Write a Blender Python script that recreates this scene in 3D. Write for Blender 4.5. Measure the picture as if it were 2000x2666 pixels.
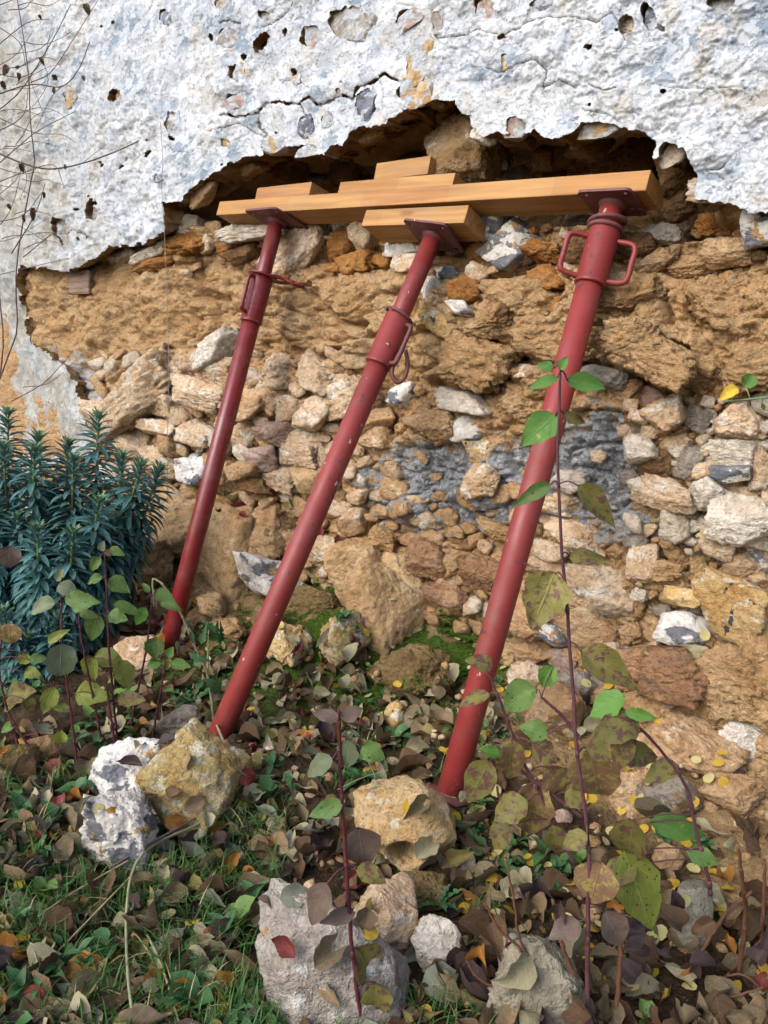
import bpy, bmesh, math, random
import numpy as np
from mathutils import Vector, Matrix, Quaternion
from mathutils.bvhtree import BVHTree

random.seed(7)
RNG = np.random.default_rng(7)
for o in list(bpy.data.objects):
    bpy.data.objects.remove(o, do_unlink=True)
scene = bpy.context.scene
COL = scene.collection

# ------------------------------------------------------------------ camera, sky, sun, exposure
FPX, YAW, PITCH, DIST, CAMZ = 2014.0, math.radians(40.0), math.radians(10.5), 2.4, 0.95
FWD = np.array([-math.sin(YAW) * math.cos(PITCH), math.cos(YAW) * math.cos(PITCH), -math.sin(PITCH)])
RIGHT = np.array([math.cos(YAW), math.sin(YAW), 0.0])
UPV = np.cross(RIGHT, FWD)
CAM = np.array([-DIST * FWD[0], -DIST * FWD[1], CAMZ])
cam_data = bpy.data.cameras.new("camera")
cam = bpy.data.objects.new("camera", cam_data)
COL.objects.link(cam)
cam.location = CAM
cam.rotation_euler = Vector(FWD).to_track_quat('-Z', 'Y').to_euler()
cam_data.sensor_fit = 'VERTICAL'
cam_data.angle = 2 * math.atan(1333.0 / FPX)
cam_data.clip_start = 0.02
cam_data.clip_end = 400
scene.camera = cam

SUN_EL, SUN_AZ = math.radians(40), math.radians(-12)     # azimuth measured from the wall's outward normal (-y) towards -x
sun_dir = Vector((math.sin(SUN_AZ) * math.cos(SUN_EL), -math.cos(SUN_AZ) * math.cos(SUN_EL), math.sin(SUN_EL)))
world = bpy.data.worlds.new("World")
scene.world = world
world.use_nodes = True
wn = world.node_tree
wn.nodes.clear()
sky = wn.nodes.new("ShaderNodeTexSky")
sky.sky_type = 'NISHITA'
sky.sun_disc = False
sky.sun_elevation = SUN_EL
sky.sun_rotation = math.atan2(sun_dir.x, sun_dir.y)
sky.air_density = 1.0
sky.dust_density = 3.0
sky.ozone_density = 1.0
bg = wn.nodes.new("ShaderNodeBackground")
bg.inputs['Strength'].default_value = 0.15
wo = wn.nodes.new("ShaderNodeOutputWorld")
wn.links.new(sky.outputs[0], bg.inputs[0])
wn.links.new(bg.outputs[0], wo.inputs[0])
sl = bpy.data.lights.new("sun", 'SUN')
sl.energy = 1.15
sl.angle = math.radians(50)
sl.color = (1.0, 1.0, 1.0)
sun = bpy.data.objects.new("sun", sl)
COL.objects.link(sun)
sun.rotation_euler = sun_dir.to_track_quat('Z', 'Y').to_euler()
scene.view_settings.view_transform = 'Standard'
scene.view_settings.look = 'None'
scene.view_settings.exposure = 0.86
scene.view_settings.gamma = 1.0
scene.view_settings.use_curve_mapping = False
scene.render.engine = 'CYCLES'
scene.cycles.use_denoising = True
scene.cycles.use_adaptive_sampling = True
scene.cycles.adaptive_threshold = 0.03
scene.cycles.max_bounces = 5
scene.cycles.diffuse_bounces = 2
scene.cycles.glossy_bounces = 2
scene.cycles.transparent_max_bounces = 4

# ------------------------------------------------------------------ geometry of the view (used to lay things out at real positions)
def rays(u, v):
    u = np.asarray(u, float); v = np.asarray(v, float)
    return (FWD + ((u - 1000) / FPX)[..., None] * RIGHT + ((1333 - v) / FPX)[..., None] * UPV)
def on_wall(u, v, Y=0.0):
    r = rays(u, v); t = (Y - CAM[1]) / r[..., 1]
    return CAM + r * t[..., None]
def at_depth(u, v, d):
    return CAM + rays(u, v) * d
FH = np.array([FWD[0], FWD[1], 0]); FH /= np.linalg.norm(FH)
def at_dist(u, v, hd):
    r = rays(u, v); t = hd / (r @ FH)
    return CAM + r * np.asarray(t)[..., None]
def project(p):
    q = np.asarray(p, float) - CAM
    d = q @ FWD
    return 1000 + FPX * (q @ RIGHT) / d, 1333 - FPX * (q @ UPV) / d
def hdist(p):
    return float((np.asarray(p) - CAM) @ FH)

# ------------------------------------------------------------------ noise
def _h(i, j, k, seed):
    n = (i.astype(np.int64) * 374761393 + j.astype(np.int64) * 668265263 + k.astype(np.int64) * 2147483647 * 3 + seed * 974634777) & 0xFFFFFFFF
    n = ((n ^ (n >> 13)) * 1274126177) & 0xFFFFFFFF
    n = ((n ^ (n >> 16)) * 2246822519) & 0xFFFFFFFF
    return ((n ^ (n >> 15)) & 0xFFFFFF) / float(0xFFFFFF)
def n2(x, y, seed=0):
    i = np.floor(x); j = np.floor(y); fx = x - i; fy = y - j
    fx = fx * fx * fx * (fx * (fx * 6 - 15) + 10); fy = fy * fy * fy * (fy * (fy * 6 - 15) + 10)
    z = np.zeros_like(i)
    a = _h(i, j, z, seed); b = _h(i + 1, j, z, seed); c = _h(i, j + 1, z, seed); d = _h(i + 1, j + 1, z, seed)
    return (a + (b - a) * fx) * (1 - fy) + (c + (d - c) * fx) * fy
def fbm2(x, y, octv=4, seed=0, gain=0.5):
    s = 0; a = 1.0; t = 0
    for o in range(octv):
        s = s + a * (n2(x + 17.3 * o, y - 9.1 * o, seed + o) - 0.5); t += a; a *= gain; x = x * 2.03; y = y * 2.03
    return 2 * s / t
def n3(p, seed=0):
    i = np.floor(p); f = p - i; f = f * f * (3 - 2 * f)
    ix, iy, iz = i[..., 0], i[..., 1], i[..., 2]
    r = 0
    for dx in (0, 1):
        wx = f[..., 0] if dx else 1 - f[..., 0]
        for dy in (0, 1):
            wy = f[..., 1] if dy else 1 - f[..., 1]
            for dz in (0, 1):
                wz = f[..., 2] if dz else 1 - f[..., 2]
                r = r + wx * wy * wz * _h(ix + dx, iy + dy, iz + dz, seed)
    return r
def fbm3(p, octv=3, seed=0, gain=0.5):
    s = 0; a = 1.0; t = 0
    for o in range(octv):
        s = s + a * (n3(p + 13.7 * o, seed + o) - 0.5); t += a; a *= gain; p = p * 2.07
    return 2 * s / t
def worley2(x, y, seed=0):
    i0 = np.floor(x); j0 = np.floor(y)
    f1 = np.full(x.shape, 9.0); f2 = np.full(x.shape, 9.0); cid = np.zeros(x.shape)
    z = np.zeros_like(i0)
    for di in (-1, 0, 1):
        for dj in (-1, 0, 1):
            i = i0 + di; j = j0 + dj
            px = i + 0.15 + 0.7 * _h(i, j, z, seed); py = j + 0.15 + 0.7 * _h(i, j, z, seed + 5)
            d = np.hypot(px - x, py - y); c = _h(i, j, z, seed + 9)
            m = d < f1
            f2 = np.where(m, f1, np.minimum(f2, d)); cid = np.where(m, c, cid); f1 = np.where(m, d, f1)
    return f1, f2, cid
def sstep(a, b, x):
    t = np.clip((x - a) / (b - a), 0, 1); return t * t * (3 - 2 * t)

def poly_sdf(u, v, pts):
    """signed distance in layout units, negative inside the closed polygon"""
    pts = np.asarray(pts, float); n = len(pts)
    best = np.full(u.shape, 1e9); inside = np.zeros(u.shape, bool)
    for k in range(n):
        a = pts[k]; b = pts[(k + 1) % n]; e = b - a
        wx = u - a[0]; wy = v - a[1]
        t = np.clip((wx * e[0] + wy * e[1]) / (e @ e + 1e-9), 0, 1)
        best = np.minimum(best, (wx - e[0] * t) ** 2 + (wy - e[1] * t) ** 2)
        c = ((a[1] <= v) & (b[1] > v)) | ((b[1] <= v) & (a[1] > v))
        if abs(e[1]) > 1e-9:
            xi = a[0] + (v - a[1]) / e[1] * e[0]
            inside ^= c & (u < xi)
    d = np.sqrt(best)
    return np.where(inside, -d, d)
def line_dist(u, v, pts):
    pts = np.asarray(pts, float); best = np.full(u.shape, 1e9)
    for k in range(len(pts) - 1):
        a = pts[k]; e = pts[k + 1] - a
        wx = u - a[0]; wy = v - a[1]
        t = np.clip((wx * e[0] + wy * e[1]) / (e @ e + 1e-9), 0, 1)
        best = np.minimum(best, (wx - e[0] * t) ** 2 + (wy - e[1] * t) ** 2)
    return np.sqrt(best)

# ------------------------------------------------------------------ object helpers
def mesh_np(name, verts, faces, mats=(), midx=None, smooth=True, uv=None, attrs=None):
    """faces: (n,3) or (n,4) int array or list of such arrays"""
    me = bpy.data.meshes.new(name)
    verts = np.ascontiguousarray(verts, dtype=np.float32).reshape(-1, 3)
    fl = faces if isinstance(faces, list) else [faces]
    fl = [np.asarray(f, dtype=np.int32) for f in fl if len(f)]
    tot = [np.full(len(f), f.shape[1], np.int32) for f in fl]
    tot = np.concatenate(tot); loops = np.concatenate([f.ravel() for f in fl])
    start = np.concatenate([[0], np.cumsum(tot)[:-1]]).astype(np.int32)
    me.vertices.add(len(verts)); me.vertices.foreach_set("co", verts.ravel())
    me.loops.add(len(loops)); me.loops.foreach_set("vertex_index", loops)
    me.polygons.add(len(tot)); me.polygons.foreach_set("loop_start", start); me.polygons.foreach_set("loop_total", tot)
    for m in mats: me.materials.append(m)
    if midx is not None: me.polygons.foreach_set("material_index", np.asarray(midx, np.int32))
    me.update(calc_edges=True)
    me.polygons.foreach_set("use_smooth", np.full(len(tot), smooth, bool))
    if uv is not None:
        l = me.uv_layers.new(name="UVMap"); l.data.foreach_set("uv", np.asarray(uv, np.float32)[loops].ravel())
    if attrs:
        for k, a in attrs.items():
            at = me.attributes.new(k, 'FLOAT', 'POINT'); at.data.foreach_set("value", np.asarray(a, np.float32))
    return me
def link(name, me, parent=None, mat=None):
    o = bpy.data.objects.new(name, me); COL.objects.link(o)
    if parent is not None: o.parent = parent
    if mat is not None and me is not None:
        if not me.materials: me.materials.append(mat)
        elif me.materials[0] is not mat:
            o.material_slots[0].link = 'OBJECT'; o.material_slots[0].material = mat
    return o
def tag(o, label=None, cat=None, group=None, kind=None):
    if label: o['label'] = label
    if cat: o['category'] = cat
    if group: o['group'] = group
    if kind: o['kind'] = kind
    return o
def empty(name, loc, label, cat, group=None):
    o = bpy.data.objects.new(name, None); COL.objects.link(o); o.location = loc; o.empty_display_size = 0.05
    return tag(o, label, cat, group)

class MB:
    """collects vertices and faces of one mesh"""
    def __init__(s): s.v = []; s.f3 = []; s.f4 = []; s.n = 0
    def add(s, v, f):
        v = np.asarray(v, float).reshape(-1, 3); f = np.asarray(f, int)
        if len(f): (s.f3 if f.shape[1] == 3 else s.f4).append(f + s.n)
        s.v.append(v); s.n += len(v); return s
    def mesh(s, name, mat, smooth=True, offset=None):
        v = np.concatenate(s.v)
        if offset is not None: v = v - np.asarray(offset, float)
        fl = []
        if s.f4: fl.append(np.concatenate(s.f4))
        if s.f3: fl.append(np.concatenate(s.f3))
        return mesh_np(name, v, fl, [mat], smooth=smooth)

def frame_of(d):
    d = d / np.linalg.norm(d)
    a = np.array([0, 0, 1.0]) if abs(d[2]) < 0.9 else np.array([1.0, 0, 0])
    x = np.cross(a, d); x /= np.linalg.norm(x); y = np.cross(d, x)
    return x, y, d
def tube(mb, pts, rad, seg=8, cap=True):
    pts = np.asarray(pts, float); n = len(pts); rad = np.broadcast_to(np.asarray(rad, float), (n,))
    tang = np.gradient(pts, axis=0)
    x, y, d = frame_of(tang[0]); V = []
    ang = np.linspace(0, 2 * np.pi, seg, endpoint=False)
    for k in range(n):
        t = tang[k] / (np.linalg.norm(tang[k]) + 1e-12)
        x = x - t * (x @ t); x /= np.linalg.norm(x) + 1e-12; y = np.cross(t, x)
        V.append(pts[k] + rad[k] * (np.cos(ang)[:, None] * x + np.sin(ang)[:, None] * y))
    V = np.concatenate(V)
    i = np.arange(n - 1)[:, None] * seg; j = np.arange(seg)[None]; j2 = (j + 1) % seg
    F = np.stack([i + j, i + j2, i + seg + j2, i + seg + j], -1).reshape(-1, 4)
    base = mb.n
    mb.add(V, F)
    if cap:
        c0 = mb.n; mb.add([pts[0], pts[-1]], np.zeros((0, 3), int))
        jj = np.arange(seg); j2 = (jj + 1) % seg
        mb.f3.append(np.stack([np.full(seg, c0), base + j2, base + jj], -1))
        e = base + (n - 1) * seg
        mb.f3.append(np.stack([np.full(seg, c0 + 1), e + jj, e + j2], -1))
    return mb
def spline(pts, n=24):
    pts = np.asarray(pts, float)
    if len(pts) < 3:
        t = np.linspace(0, 1, n)[:, None]; return pts[0] * (1 - t) + pts[-1] * t
    P = np.vstack([2 * pts[0] - pts[1], pts, 2 * pts[-1] - pts[-2]])
    out = []; m = len(pts) - 1
    for q in np.linspace(0, m, n):
        k = min(int(q), m - 1); t = q - k
        p0, p1, p2, p3 = P[k], P[k + 1], P[k + 2], P[k + 3]
        out.append(0.5 * ((2 * p1) + (-p0 + p2) * t + (2 * p0 - 5 * p1 + 4 * p2 - p3) * t * t + (-p0 + 3 * p1 - 3 * p2 + p3) * t ** 3))
    return np.array(out)
def lathe(mb, prof, origin, axis, seg=40):
    """prof: list of (radius, along); closed by the caller's profile"""
    x, y, d = frame_of(np.asarray(axis, float)); o = np.asarray(origin, float)
    ang = np.linspace(0, 2 * np.pi, seg, endpoint=False)
    V = np.concatenate([o + d * h + r * (np.cos(ang)[:, None] * x + np.sin(ang)[:, None] * y) for r, h in prof])
    n = len(prof); i = np.arange(n - 1)[:, None] * seg; j = np.arange(seg)[None]; j2 = (j + 1) % seg
    return mb.add(V, np.stack([i + j, i + j2, i + seg + j2, i + seg + j], -1).reshape(-1, 4))
# ------------------------------------------------------------------ materials
class NT:
    def __init__(s, name):
        s.m = bpy.data.materials.new(name); s.m.use_nodes = True; s.t = s.m.node_tree; s.t.nodes.clear()
        s.out = s.t.nodes.new("ShaderNodeOutputMaterial"); s.b = s.t.nodes.new("ShaderNodeBsdfPrincipled")
        s.t.links.new(s.b.outputs[0], s.out.inputs[0])
        s._c = None
    def n(s, typ, **kw):
        nd = s.t.nodes.new("ShaderNode" + typ)
        for k, v in kw.items(): setattr(nd, k, v)
        return nd
    def set(s, sock, v):
        if isinstance(v, bpy.types.NodeSocket): s.t.links.new(v, sock)
        else:
            if sock.type == 'RGBA' and len(v) == 3: v = (*v, 1)
            sock.default_value = v
    def coord(s, kind='Object', rnd=True):
        if s._c is None:
            tc = s.n("TexCoord"); c = tc.outputs[kind]
            if rnd:
                oi = s.n("ObjectInfo"); vm = s.n("VectorMath", operation='SCALE'); vm.inputs[0].default_value = (37, 61, 23)
                s.t.links.new(oi.outputs['Random'], vm.inputs['Scale']); va = s.n("VectorMath", operation='ADD')
                s.t.links.new(c, va.inputs[0]); s.t.links.new(vm.outputs[0], va.inputs[1]); c = va.outputs[0]
            s._c = c
        return s._c
    def map(s, scale=(1, 1, 1), rot=(0, 0, 0), vec=None):
        m = s.n("Mapping"); m.inputs['Scale'].default_value = scale; m.inputs['Rotation'].default_value = rot
        s.t.links.new(vec or s.coord(), m.inputs[0]); return m.outputs[0]
    def noise(s, scale, detail=4, rough=0.55, vec=None, dist=0.0, out=0):
        nd = s.n("TexNoise"); nd.inputs['Scale'].default_value = scale; nd.inputs['Detail'].default_value = detail
        nd.inputs['Roughness'].default_value = rough; nd.inputs['Distortion'].default_value = dist
        s.t.links.new(vec or s.coord(), nd.inputs['Vector']); return nd.outputs[out]
    def voro(s, scale, feature='F1', vec=None, out=0, rnd=1.0):
        nd = s.n("TexVoronoi", feature=feature); nd.inputs['Scale'].default_value = scale; nd.inputs['Randomness'].default_value = rnd
        s.t.links.new(vec or s.coord(), nd.inputs['Vector']); return nd.outputs[out]
    def ramp(s, fac, stops, interp='LINEAR'):
        r = s.n("ValToRGB"); r.color_ramp.interpolation = interp; e = r.color_ramp.elements
        while len(e) < len(stops): e.new(0.5)
        for q, (p, c) in zip(e, stops):
            q.position = p; q.color = (c, c, c, 1) if isinstance(c, (int, float)) else (*c, 1)
        s.set(r.inputs[0], fac); return r.outputs[0]
    def mix(s, f, a, b, mode='MIX'):
        m = s.n("Mix", data_type='RGBA', blend_type=mode); s.set(m.inputs[0], f); s.set(m.inputs[6], a); s.set(m.inputs[7], b); return m.outputs[2]
    def math(s, op, a, b=0.0, clamp=False):
        m = s.n("Math", operation=op); m.use_clamp = clamp; s.set(m.inputs[0], a); s.set(m.inputs[1], b); return m.outputs[0]
    def step(s, f, a, b):
        m = s.n("MapRange"); m.interpolation_type = 'SMOOTHSTEP'; s.set(m.inputs[0], f); m.inputs[1].default_value = a; m.inputs[2].default_value = b; return m.outputs[0]
    def attr(s, name):
        a = s.n("Attribute"); a.attribute_name = name; return a.outputs['Fac']
    def rand(s):
        return s.n("ObjectInfo").outputs['Random']
    def bump(s, h, strength=0.5, dist=0.01, normal=None):
        b = s.n("Bump"); b.inputs['Strength'].default_value = strength; b.inputs['Distance'].default_value = dist
        s.set(b.inputs['Height'], h)
        if normal is not None: s.t.links.new(normal, b.inputs['Normal'])
        return b.outputs[0]
    def fin(s, col, rough=0.9, normal=None, spec=0.3, transl=0.0, tcol=None):
        s.set(s.b.inputs['Base Color'], col); s.set(s.b.inputs['Roughness'], rough); s.b.inputs['Specular IOR Level'].default_value = spec
        if normal is not None: s.t.links.new(normal, s.b.inputs['Normal'])
        if transl > 0:
            tr = s.n("BsdfTranslucent"); s.set(tr.inputs[0], tcol if tcol is not None else col)
            mx = s.n("MixShader"); mx.inputs[0].default_value = transl
            s.t.links.new(s.b.outputs[0], mx.inputs[1]); s.t.links.new(tr.outputs[0], mx.inputs[2]); s.t.links.new(mx.outputs[0], s.out.inputs[0])
        return s.m

M = {}
def rock(name, cols, patch=None, pt=(0.55, 0.6), patch2=None, p2t=(0.6, 0.64), scale=9, bump=1.0, rough=0.9, spec=0.25, dark=0.55, hv=0.5):
    s = NT(name)
    a = s.noise(scale, 5, 0.6, dist=0.6)
    col = s.ramp(a, [(0.28 + 0.44 * k / (len(cols) - 1), c) for k, c in enumerate(cols)])
    if patch:
        col = s.mix(s.step(s.noise(scale * 1.7, 5, 0.62, vec=s.map((1, 1, 1.6))), *pt), col, patch)
    if patch2:
        col = s.mix(s.step(s.noise(scale * 2.6, 4, 0.6, vec=s.map((1.3, 1, 1), (0.4, 1.1, 0.2))), *p2t), col, patch2)
    fine = s.noise(scale * 8, 3, 0.7)
    col = s.mix(1.0, col, s.ramp(fine, [(0.32, 0.62), (0.5, 0.98), (0.72, 1.14)]), 'MULTIPLY')
    col = s.mix(1.0, col, s.ramp(s.rand(), [(0, (0.78, 0.76, 0.74)), (0.5, (0.95, 0.95, 0.95)), (1, (1.1, 1.12, 1.16))]), 'MULTIPLY')
    hn = s.noise(scale * 2.8, 6, 0.72, vec=s.map((1, 1, 1.25), (0.2, 0.5, 0.1)))
    nr = s.bump(s.math('ADD', hn, s.math('MULTIPLY', fine, 0.35)), 1.0 * bump, 0.034)
    M[name] = s.fin(col, rough, nr, spec); return M[name]

rock('pale', [(0.57, 0.355, 0.185), (0.74, 0.535, 0.34), (0.81, 0.65, 0.46)], patch=(0.82, 0.73, 0.59), pt=(0.54, 0.61), patch2=(0.56, 0.30, 0.12), p2t=(0.66, 0.7))
rock('ochre', [(0.40, 0.215, 0.095), (0.58, 0.37, 0.19), (0.68, 0.48, 0.29)], patch=(0.74, 0.60, 0.42), pt=(0.6, 0.66))
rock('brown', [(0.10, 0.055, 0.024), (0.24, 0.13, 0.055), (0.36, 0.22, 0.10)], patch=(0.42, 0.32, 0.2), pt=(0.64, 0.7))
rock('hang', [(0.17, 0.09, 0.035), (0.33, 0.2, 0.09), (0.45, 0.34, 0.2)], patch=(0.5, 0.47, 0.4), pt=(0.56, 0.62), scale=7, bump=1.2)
rock('boulder', [(0.36, 0.215, 0.10), (0.50, 0.33, 0.165), (0.60, 0.44, 0.25)], patch=(0.66, 0.54, 0.36), pt=(0.62, 0.7), patch2=(0.34, 0.30, 0.10), p2t=(0.62, 0.72), scale=7, bump=0.8)
rock('redbrown', [(0.26, 0.13, 0.07), (0.42, 0.235, 0.12), (0.52, 0.33, 0.18)], patch=(0.30, 0.18, 0.12), pt=(0.56, 0.62))
rock('white', [(0.62, 0.51, 0.37), (0.76, 0.67, 0.54), (0.81, 0.75, 0.65)], patch=(0.45, 0.32, 0.18), pt=(0.66, 0.72), scale=8)
rock('greystone', [(0.20, 0.17, 0.13), (0.36, 0.31, 0.25), (0.5, 0.44, 0.37)], patch=(0.33, 0.21, 0.1), pt=(0.58, 0.66))
rock('pink', [(0.36, 0.22, 0.17), (0.5, 0.34, 0.27), (0.6, 0.46, 0.38)], patch=(0.62, 0.5, 0.42), pt=(0.6, 0.68))
rock('flint', [(0.035, 0.04, 0.05), (0.13, 0.14, 0.16), (0.27, 0.27, 0.27)], patch=(0.66, 0.63, 0.56), pt=(0.51, 0.535), patch2=(0.45, 0.28, 0.1), p2t=(0.6, 0.63), scale=11, rough=0.45, spec=0.5, bump=0.55, dark=0)
rock('flintwhite', [(0.55, 0.52, 0.47), (0.7, 0.67, 0.61), (0.76, 0.73, 0.67)], patch=(0.14, 0.145, 0.165), pt=(0.545, 0.59), patch2=(0.42, 0.24, 0.08), p2t=(0.6, 0.65), scale=6, rough=0.6, spec=0.4, bump=0.7, dark=0)
rock('flintyellow', [(0.45, 0.24, 0.07), (0.6, 0.40, 0.17), (0.68, 0.52, 0.28)], patch=(0.74, 0.66, 0.5), pt=(0.55, 0.6), patch2=(0.07, 0.07, 0.085), p2t=(0.62, 0.64), scale=10, rough=0.75, bump=0.8, dark=0)
rock('yellowrock', [(0.52, 0.29, 0.08), (0.66, 0.49, 0.21), (0.74, 0.64, 0.40)], patch=(0.78, 0.71, 0.54), pt=(0.53, 0.6), patch2=(0.26, 0.27, 0.05), p2t=(0.62, 0.68), scale=12, bump=1.1)
rock('skullrock', [(0.44, 0.22, 0.07), (0.66, 0.45, 0.21), (0.75, 0.58, 0.34)], patch=(0.72, 0.62, 0.44), pt=(0.55, 0.63), patch2=(0.24, 0.24, 0.05), p2t=(0.66, 0.72), scale=11, bump=1.0)
rock('pinkblock', [(0.22, 0.175, 0.135), (0.36, 0.31, 0.26), (0.47, 0.425, 0.365)], patch=(0.66, 0.63, 0.57), pt=(0.55, 0.63), patch2=(0.42, 0.22, 0.08), p2t=(0.66, 0.71), scale=7, bump=1.0, dark=0)
rock('greyslab', [(0.17, 0.15, 0.10), (0.30, 0.27, 0.195), (0.40, 0.365, 0.285)], patch=(0.5, 0.48, 0.43), pt=(0.58, 0.66), patch2=(0.12, 0.14, 0.04), p2t=(0.62, 0.68), scale=6, bump=0.8, dark=0)

WSH = (0.49, 0.52, 0.55)
rock('washedochre', [(0.36, 0.2, 0.08), (0.52, 0.36, 0.18), (0.6, 0.47, 0.3)], patch=WSH, pt=(0.47, 0.52), patch2=WSH, p2t=(0.56, 0.6), scale=10, bump=0.6)
rock('washedgrey', [(0.2, 0.19, 0.17), (0.34, 0.32, 0.29), (0.45, 0.42, 0.37)], patch=WSH, pt=(0.48, 0.53), patch2=(0.42, 0.32, 0.2), p2t=(0.6, 0.66), scale=9, bump=0.6)
rock('washedpink', [(0.34, 0.23, 0.2), (0.44, 0.33, 0.28), (0.52, 0.42, 0.36)], patch=WSH, pt=(0.48, 0.53), scale=10, bump=0.6)
rock('washedflint', [(0.10, 0.12, 0.16), (0.19, 0.21, 0.26), (0.32, 0.34, 0.38)], patch=WSH, pt=(0.53, 0.56), scale=12, bump=0.5, rough=0.5, spec=0.45)
def earth(name, base, moss=0.0, grain=1.0):
    s = NT(name); c = s.coord()
    a = s.noise(7, 5, 0.6); b, w, dk, rd = base
    col = s.ramp(a, [(0.3, dk), (0.5, b), (0.72, w)])
    col = s.mix(s.step(s.noise(23, 4, 0.6), 0.58, 0.7), col, rd)
    col = s.mix(1.0, col, s.ramp(s.noise(120, 3, 0.7), [(0.3, 0.72), (0.6, 1.04), (0.8, 1.2)]), 'MULTIPLY')
    fl = s.step(s.voro(150, vec=s.map((1, 1, 2.2), (0.3, 0.6, 0.1))), 0.16, 0.10)
    col = s.mix(s.math('MULTIPLY', fl, s.step(s.noise(35, 2), 0.55, 0.62)), col, (0.62, 0.5, 0.32))
    if name == 'wallcore':
        mo = s.attr('mortar'); mn = s.math('ADD', mo, s.math('MULTIPLY', s.math('SUBTRACT', s.noise(28, 6, 0.68), 0.5), 1.3))
        mm = s.step(mn, 0.42, 0.58)
        g = s.ramp(s.noise(90, 5, 0.7), [(0.3, (0.17, 0.175, 0.185)), (0.46, (0.32, 0.33, 0.345)), (0.6, (0.46, 0.47, 0.475)), (0.74, (0.6, 0.58, 0.54))])
        col = s.mix(mm, col, g)
        pw = s.attr('paint'); pn = s.step(s.math('ADD', pw, s.math('MULTIPLY', s.math('SUBTRACT', s.noise(14, 5, 0.65), 0.5), 1.2)), 0.45, 0.6)
        col = s.mix(pn, col, s.ramp(s.noise(9, 4), [(0.35, (0.42, 0.36, 0.27)), (0.6, (0.56, 0.55, 0.53))]))
    if name == 'soil':
        col = s.mix(s.step(s.math('ADD', s.attr('bank'), s.math('MULTIPLY', s.math('SUBTRACT', s.noise(12, 5, 0.65), 0.5), 0.9)), 0.35, 0.7), col, s.ramp(s.noise(45, 4, 0.7), [(0.3, (0.22, 0.135, 0.058)), (0.55, (0.38, 0.25, 0.12)), (0.75, (0.48, 0.36, 0.2))]))
    if moss or name in ('wallcore', 'soil'):
        ms = s.attr('moss') if name in ('wallcore', 'soil') else moss
        mg = s.step(s.math('ADD', ms, s.math('MULTIPLY', s.math('SUBTRACT', s.noise(19, 5, 0.65), 0.5), 1.6)), 0.45, 0.7)
        col = s.mix(mg, col, s.ramp(s.noise(160, 3), [(0.3, (0.022, 0.045, 0.006)), (0.6, (0.075, 0.13, 0.014)), (0.8, (0.13, 0.2, 0.02))]))
    h = s.math('ADD', s.noise(24, 5, 0.72, vec=s.map((1, 1, 1.15), (0, 0.12, 0))), s.math('MULTIPLY', s.noise(100, 4, 0.75), 0.32))
    nr = s.bump(h, 1.0 * grain, 0.04)
    M[name] = s.fin(col, 0.95, nr, 0.15); return M[name]
OCH = ((0.60, 0.385, 0.195), (0.68, 0.485, 0.285), (0.46, 0.27, 0.12), (0.57, 0.315, 0.13))
earth('wallcore', OCH)
earth('clod', ((0.53, 0.335, 0.165), (0.61, 0.43, 0.24), (0.39, 0.225, 0.095), (0.52, 0.28, 0.11)))
earth('orangeclod', ((0.44, 0.205, 0.062), (0.52, 0.28, 0.10), (0.30, 0.125, 0.035), (0.48, 0.21, 0.055)))
earth('mossclod', ((0.24, 0.16, 0.07), (0.33, 0.24, 0.12), (0.15, 0.1, 0.04), (0.25, 0.16, 0.06)), moss=0.42)
earth('soil', ((0.06, 0.04, 0.022), (0.11, 0.075, 0.042), (0.03, 0.02, 0.012), (0.085, 0.052, 0.026)))

def plaster():
    s = NT('plaster'); c = s.coord()
    a = s.noise(5.5, 5, 0.62, dist=0.4)
    col = s.ramp(a, [(0.38, (0.24, 0.305, 0.375)), (0.46, (0.42, 0.465, 0.52)), (0.54, (0.53, 0.56, 0.59)), (0.62, (0.48, 0.475, 0.455))])
    flake = s.step(s.noise(20, 6, 0.7, vec=s.map((1, 1, 1.5), (0, 0.3, 0))), 0.46, 0.50)
    col = s.mix(s.math('MULTIPLY', flake, 0.65), col, (0.60, 0.63, 0.665))
    col = s.mix(s.math('MULTIPLY', s.step(s.noise(9, 5, 0.65), 0.58, 0.64), 0.6), col, (0.50, 0.455, 0.39))
    col = s.mix(s.step(s.noise(13, 5, 0.7), 0.665, 0.69), col, (0.30, 0.325, 0.36))
    col = s.mix(s.step(s.noise(8.3, 5, 0.7), 0.70, 0.72), col, (0.48, 0.31, 0.16))
    shade_skim = s.math('MULTIPLY', s.attr('shade_skim'), s.ramp(a, [(0.3, 0.35), (0.65, 1.0)]))  # painted shade at the left, plus the grey-buff tone of the low skim
    col = s.mix(shade_skim, col, s.ramp(s.noise(13, 4), [(0.35, (0.22, 0.21, 0.165)), (0.65, (0.44, 0.42, 0.36))]))
    col = s.mix(s.math('MULTIPLY', s.step(s.noise(42, 5, 0.72), 0.565, 0.61), 0.7), col, (0.25, 0.265, 0.285))
    col = s.mix(s.math('MULTIPLY', s.step(s.attr('crack'), 0.25, 0.85), 0.9), col, (0.12, 0.095, 0.075))
    fine = s.noise(85, 4, 0.75)
    col = s.mix(1.0, col, s.ramp(fine, [(0.3, 0.72), (0.45, 0.97), (0.8, 1.05)]), 'MULTIPLY')
    nr = s.bump(s.math('ADD', s.math('MULTIPLY', fine, 0.16), s.math('MULTIPLY', flake, 0.11)), 0.8, 0.02)
    M['plaster'] = s.fin(col, 0.85, nr, 0.2)
plaster()
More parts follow.
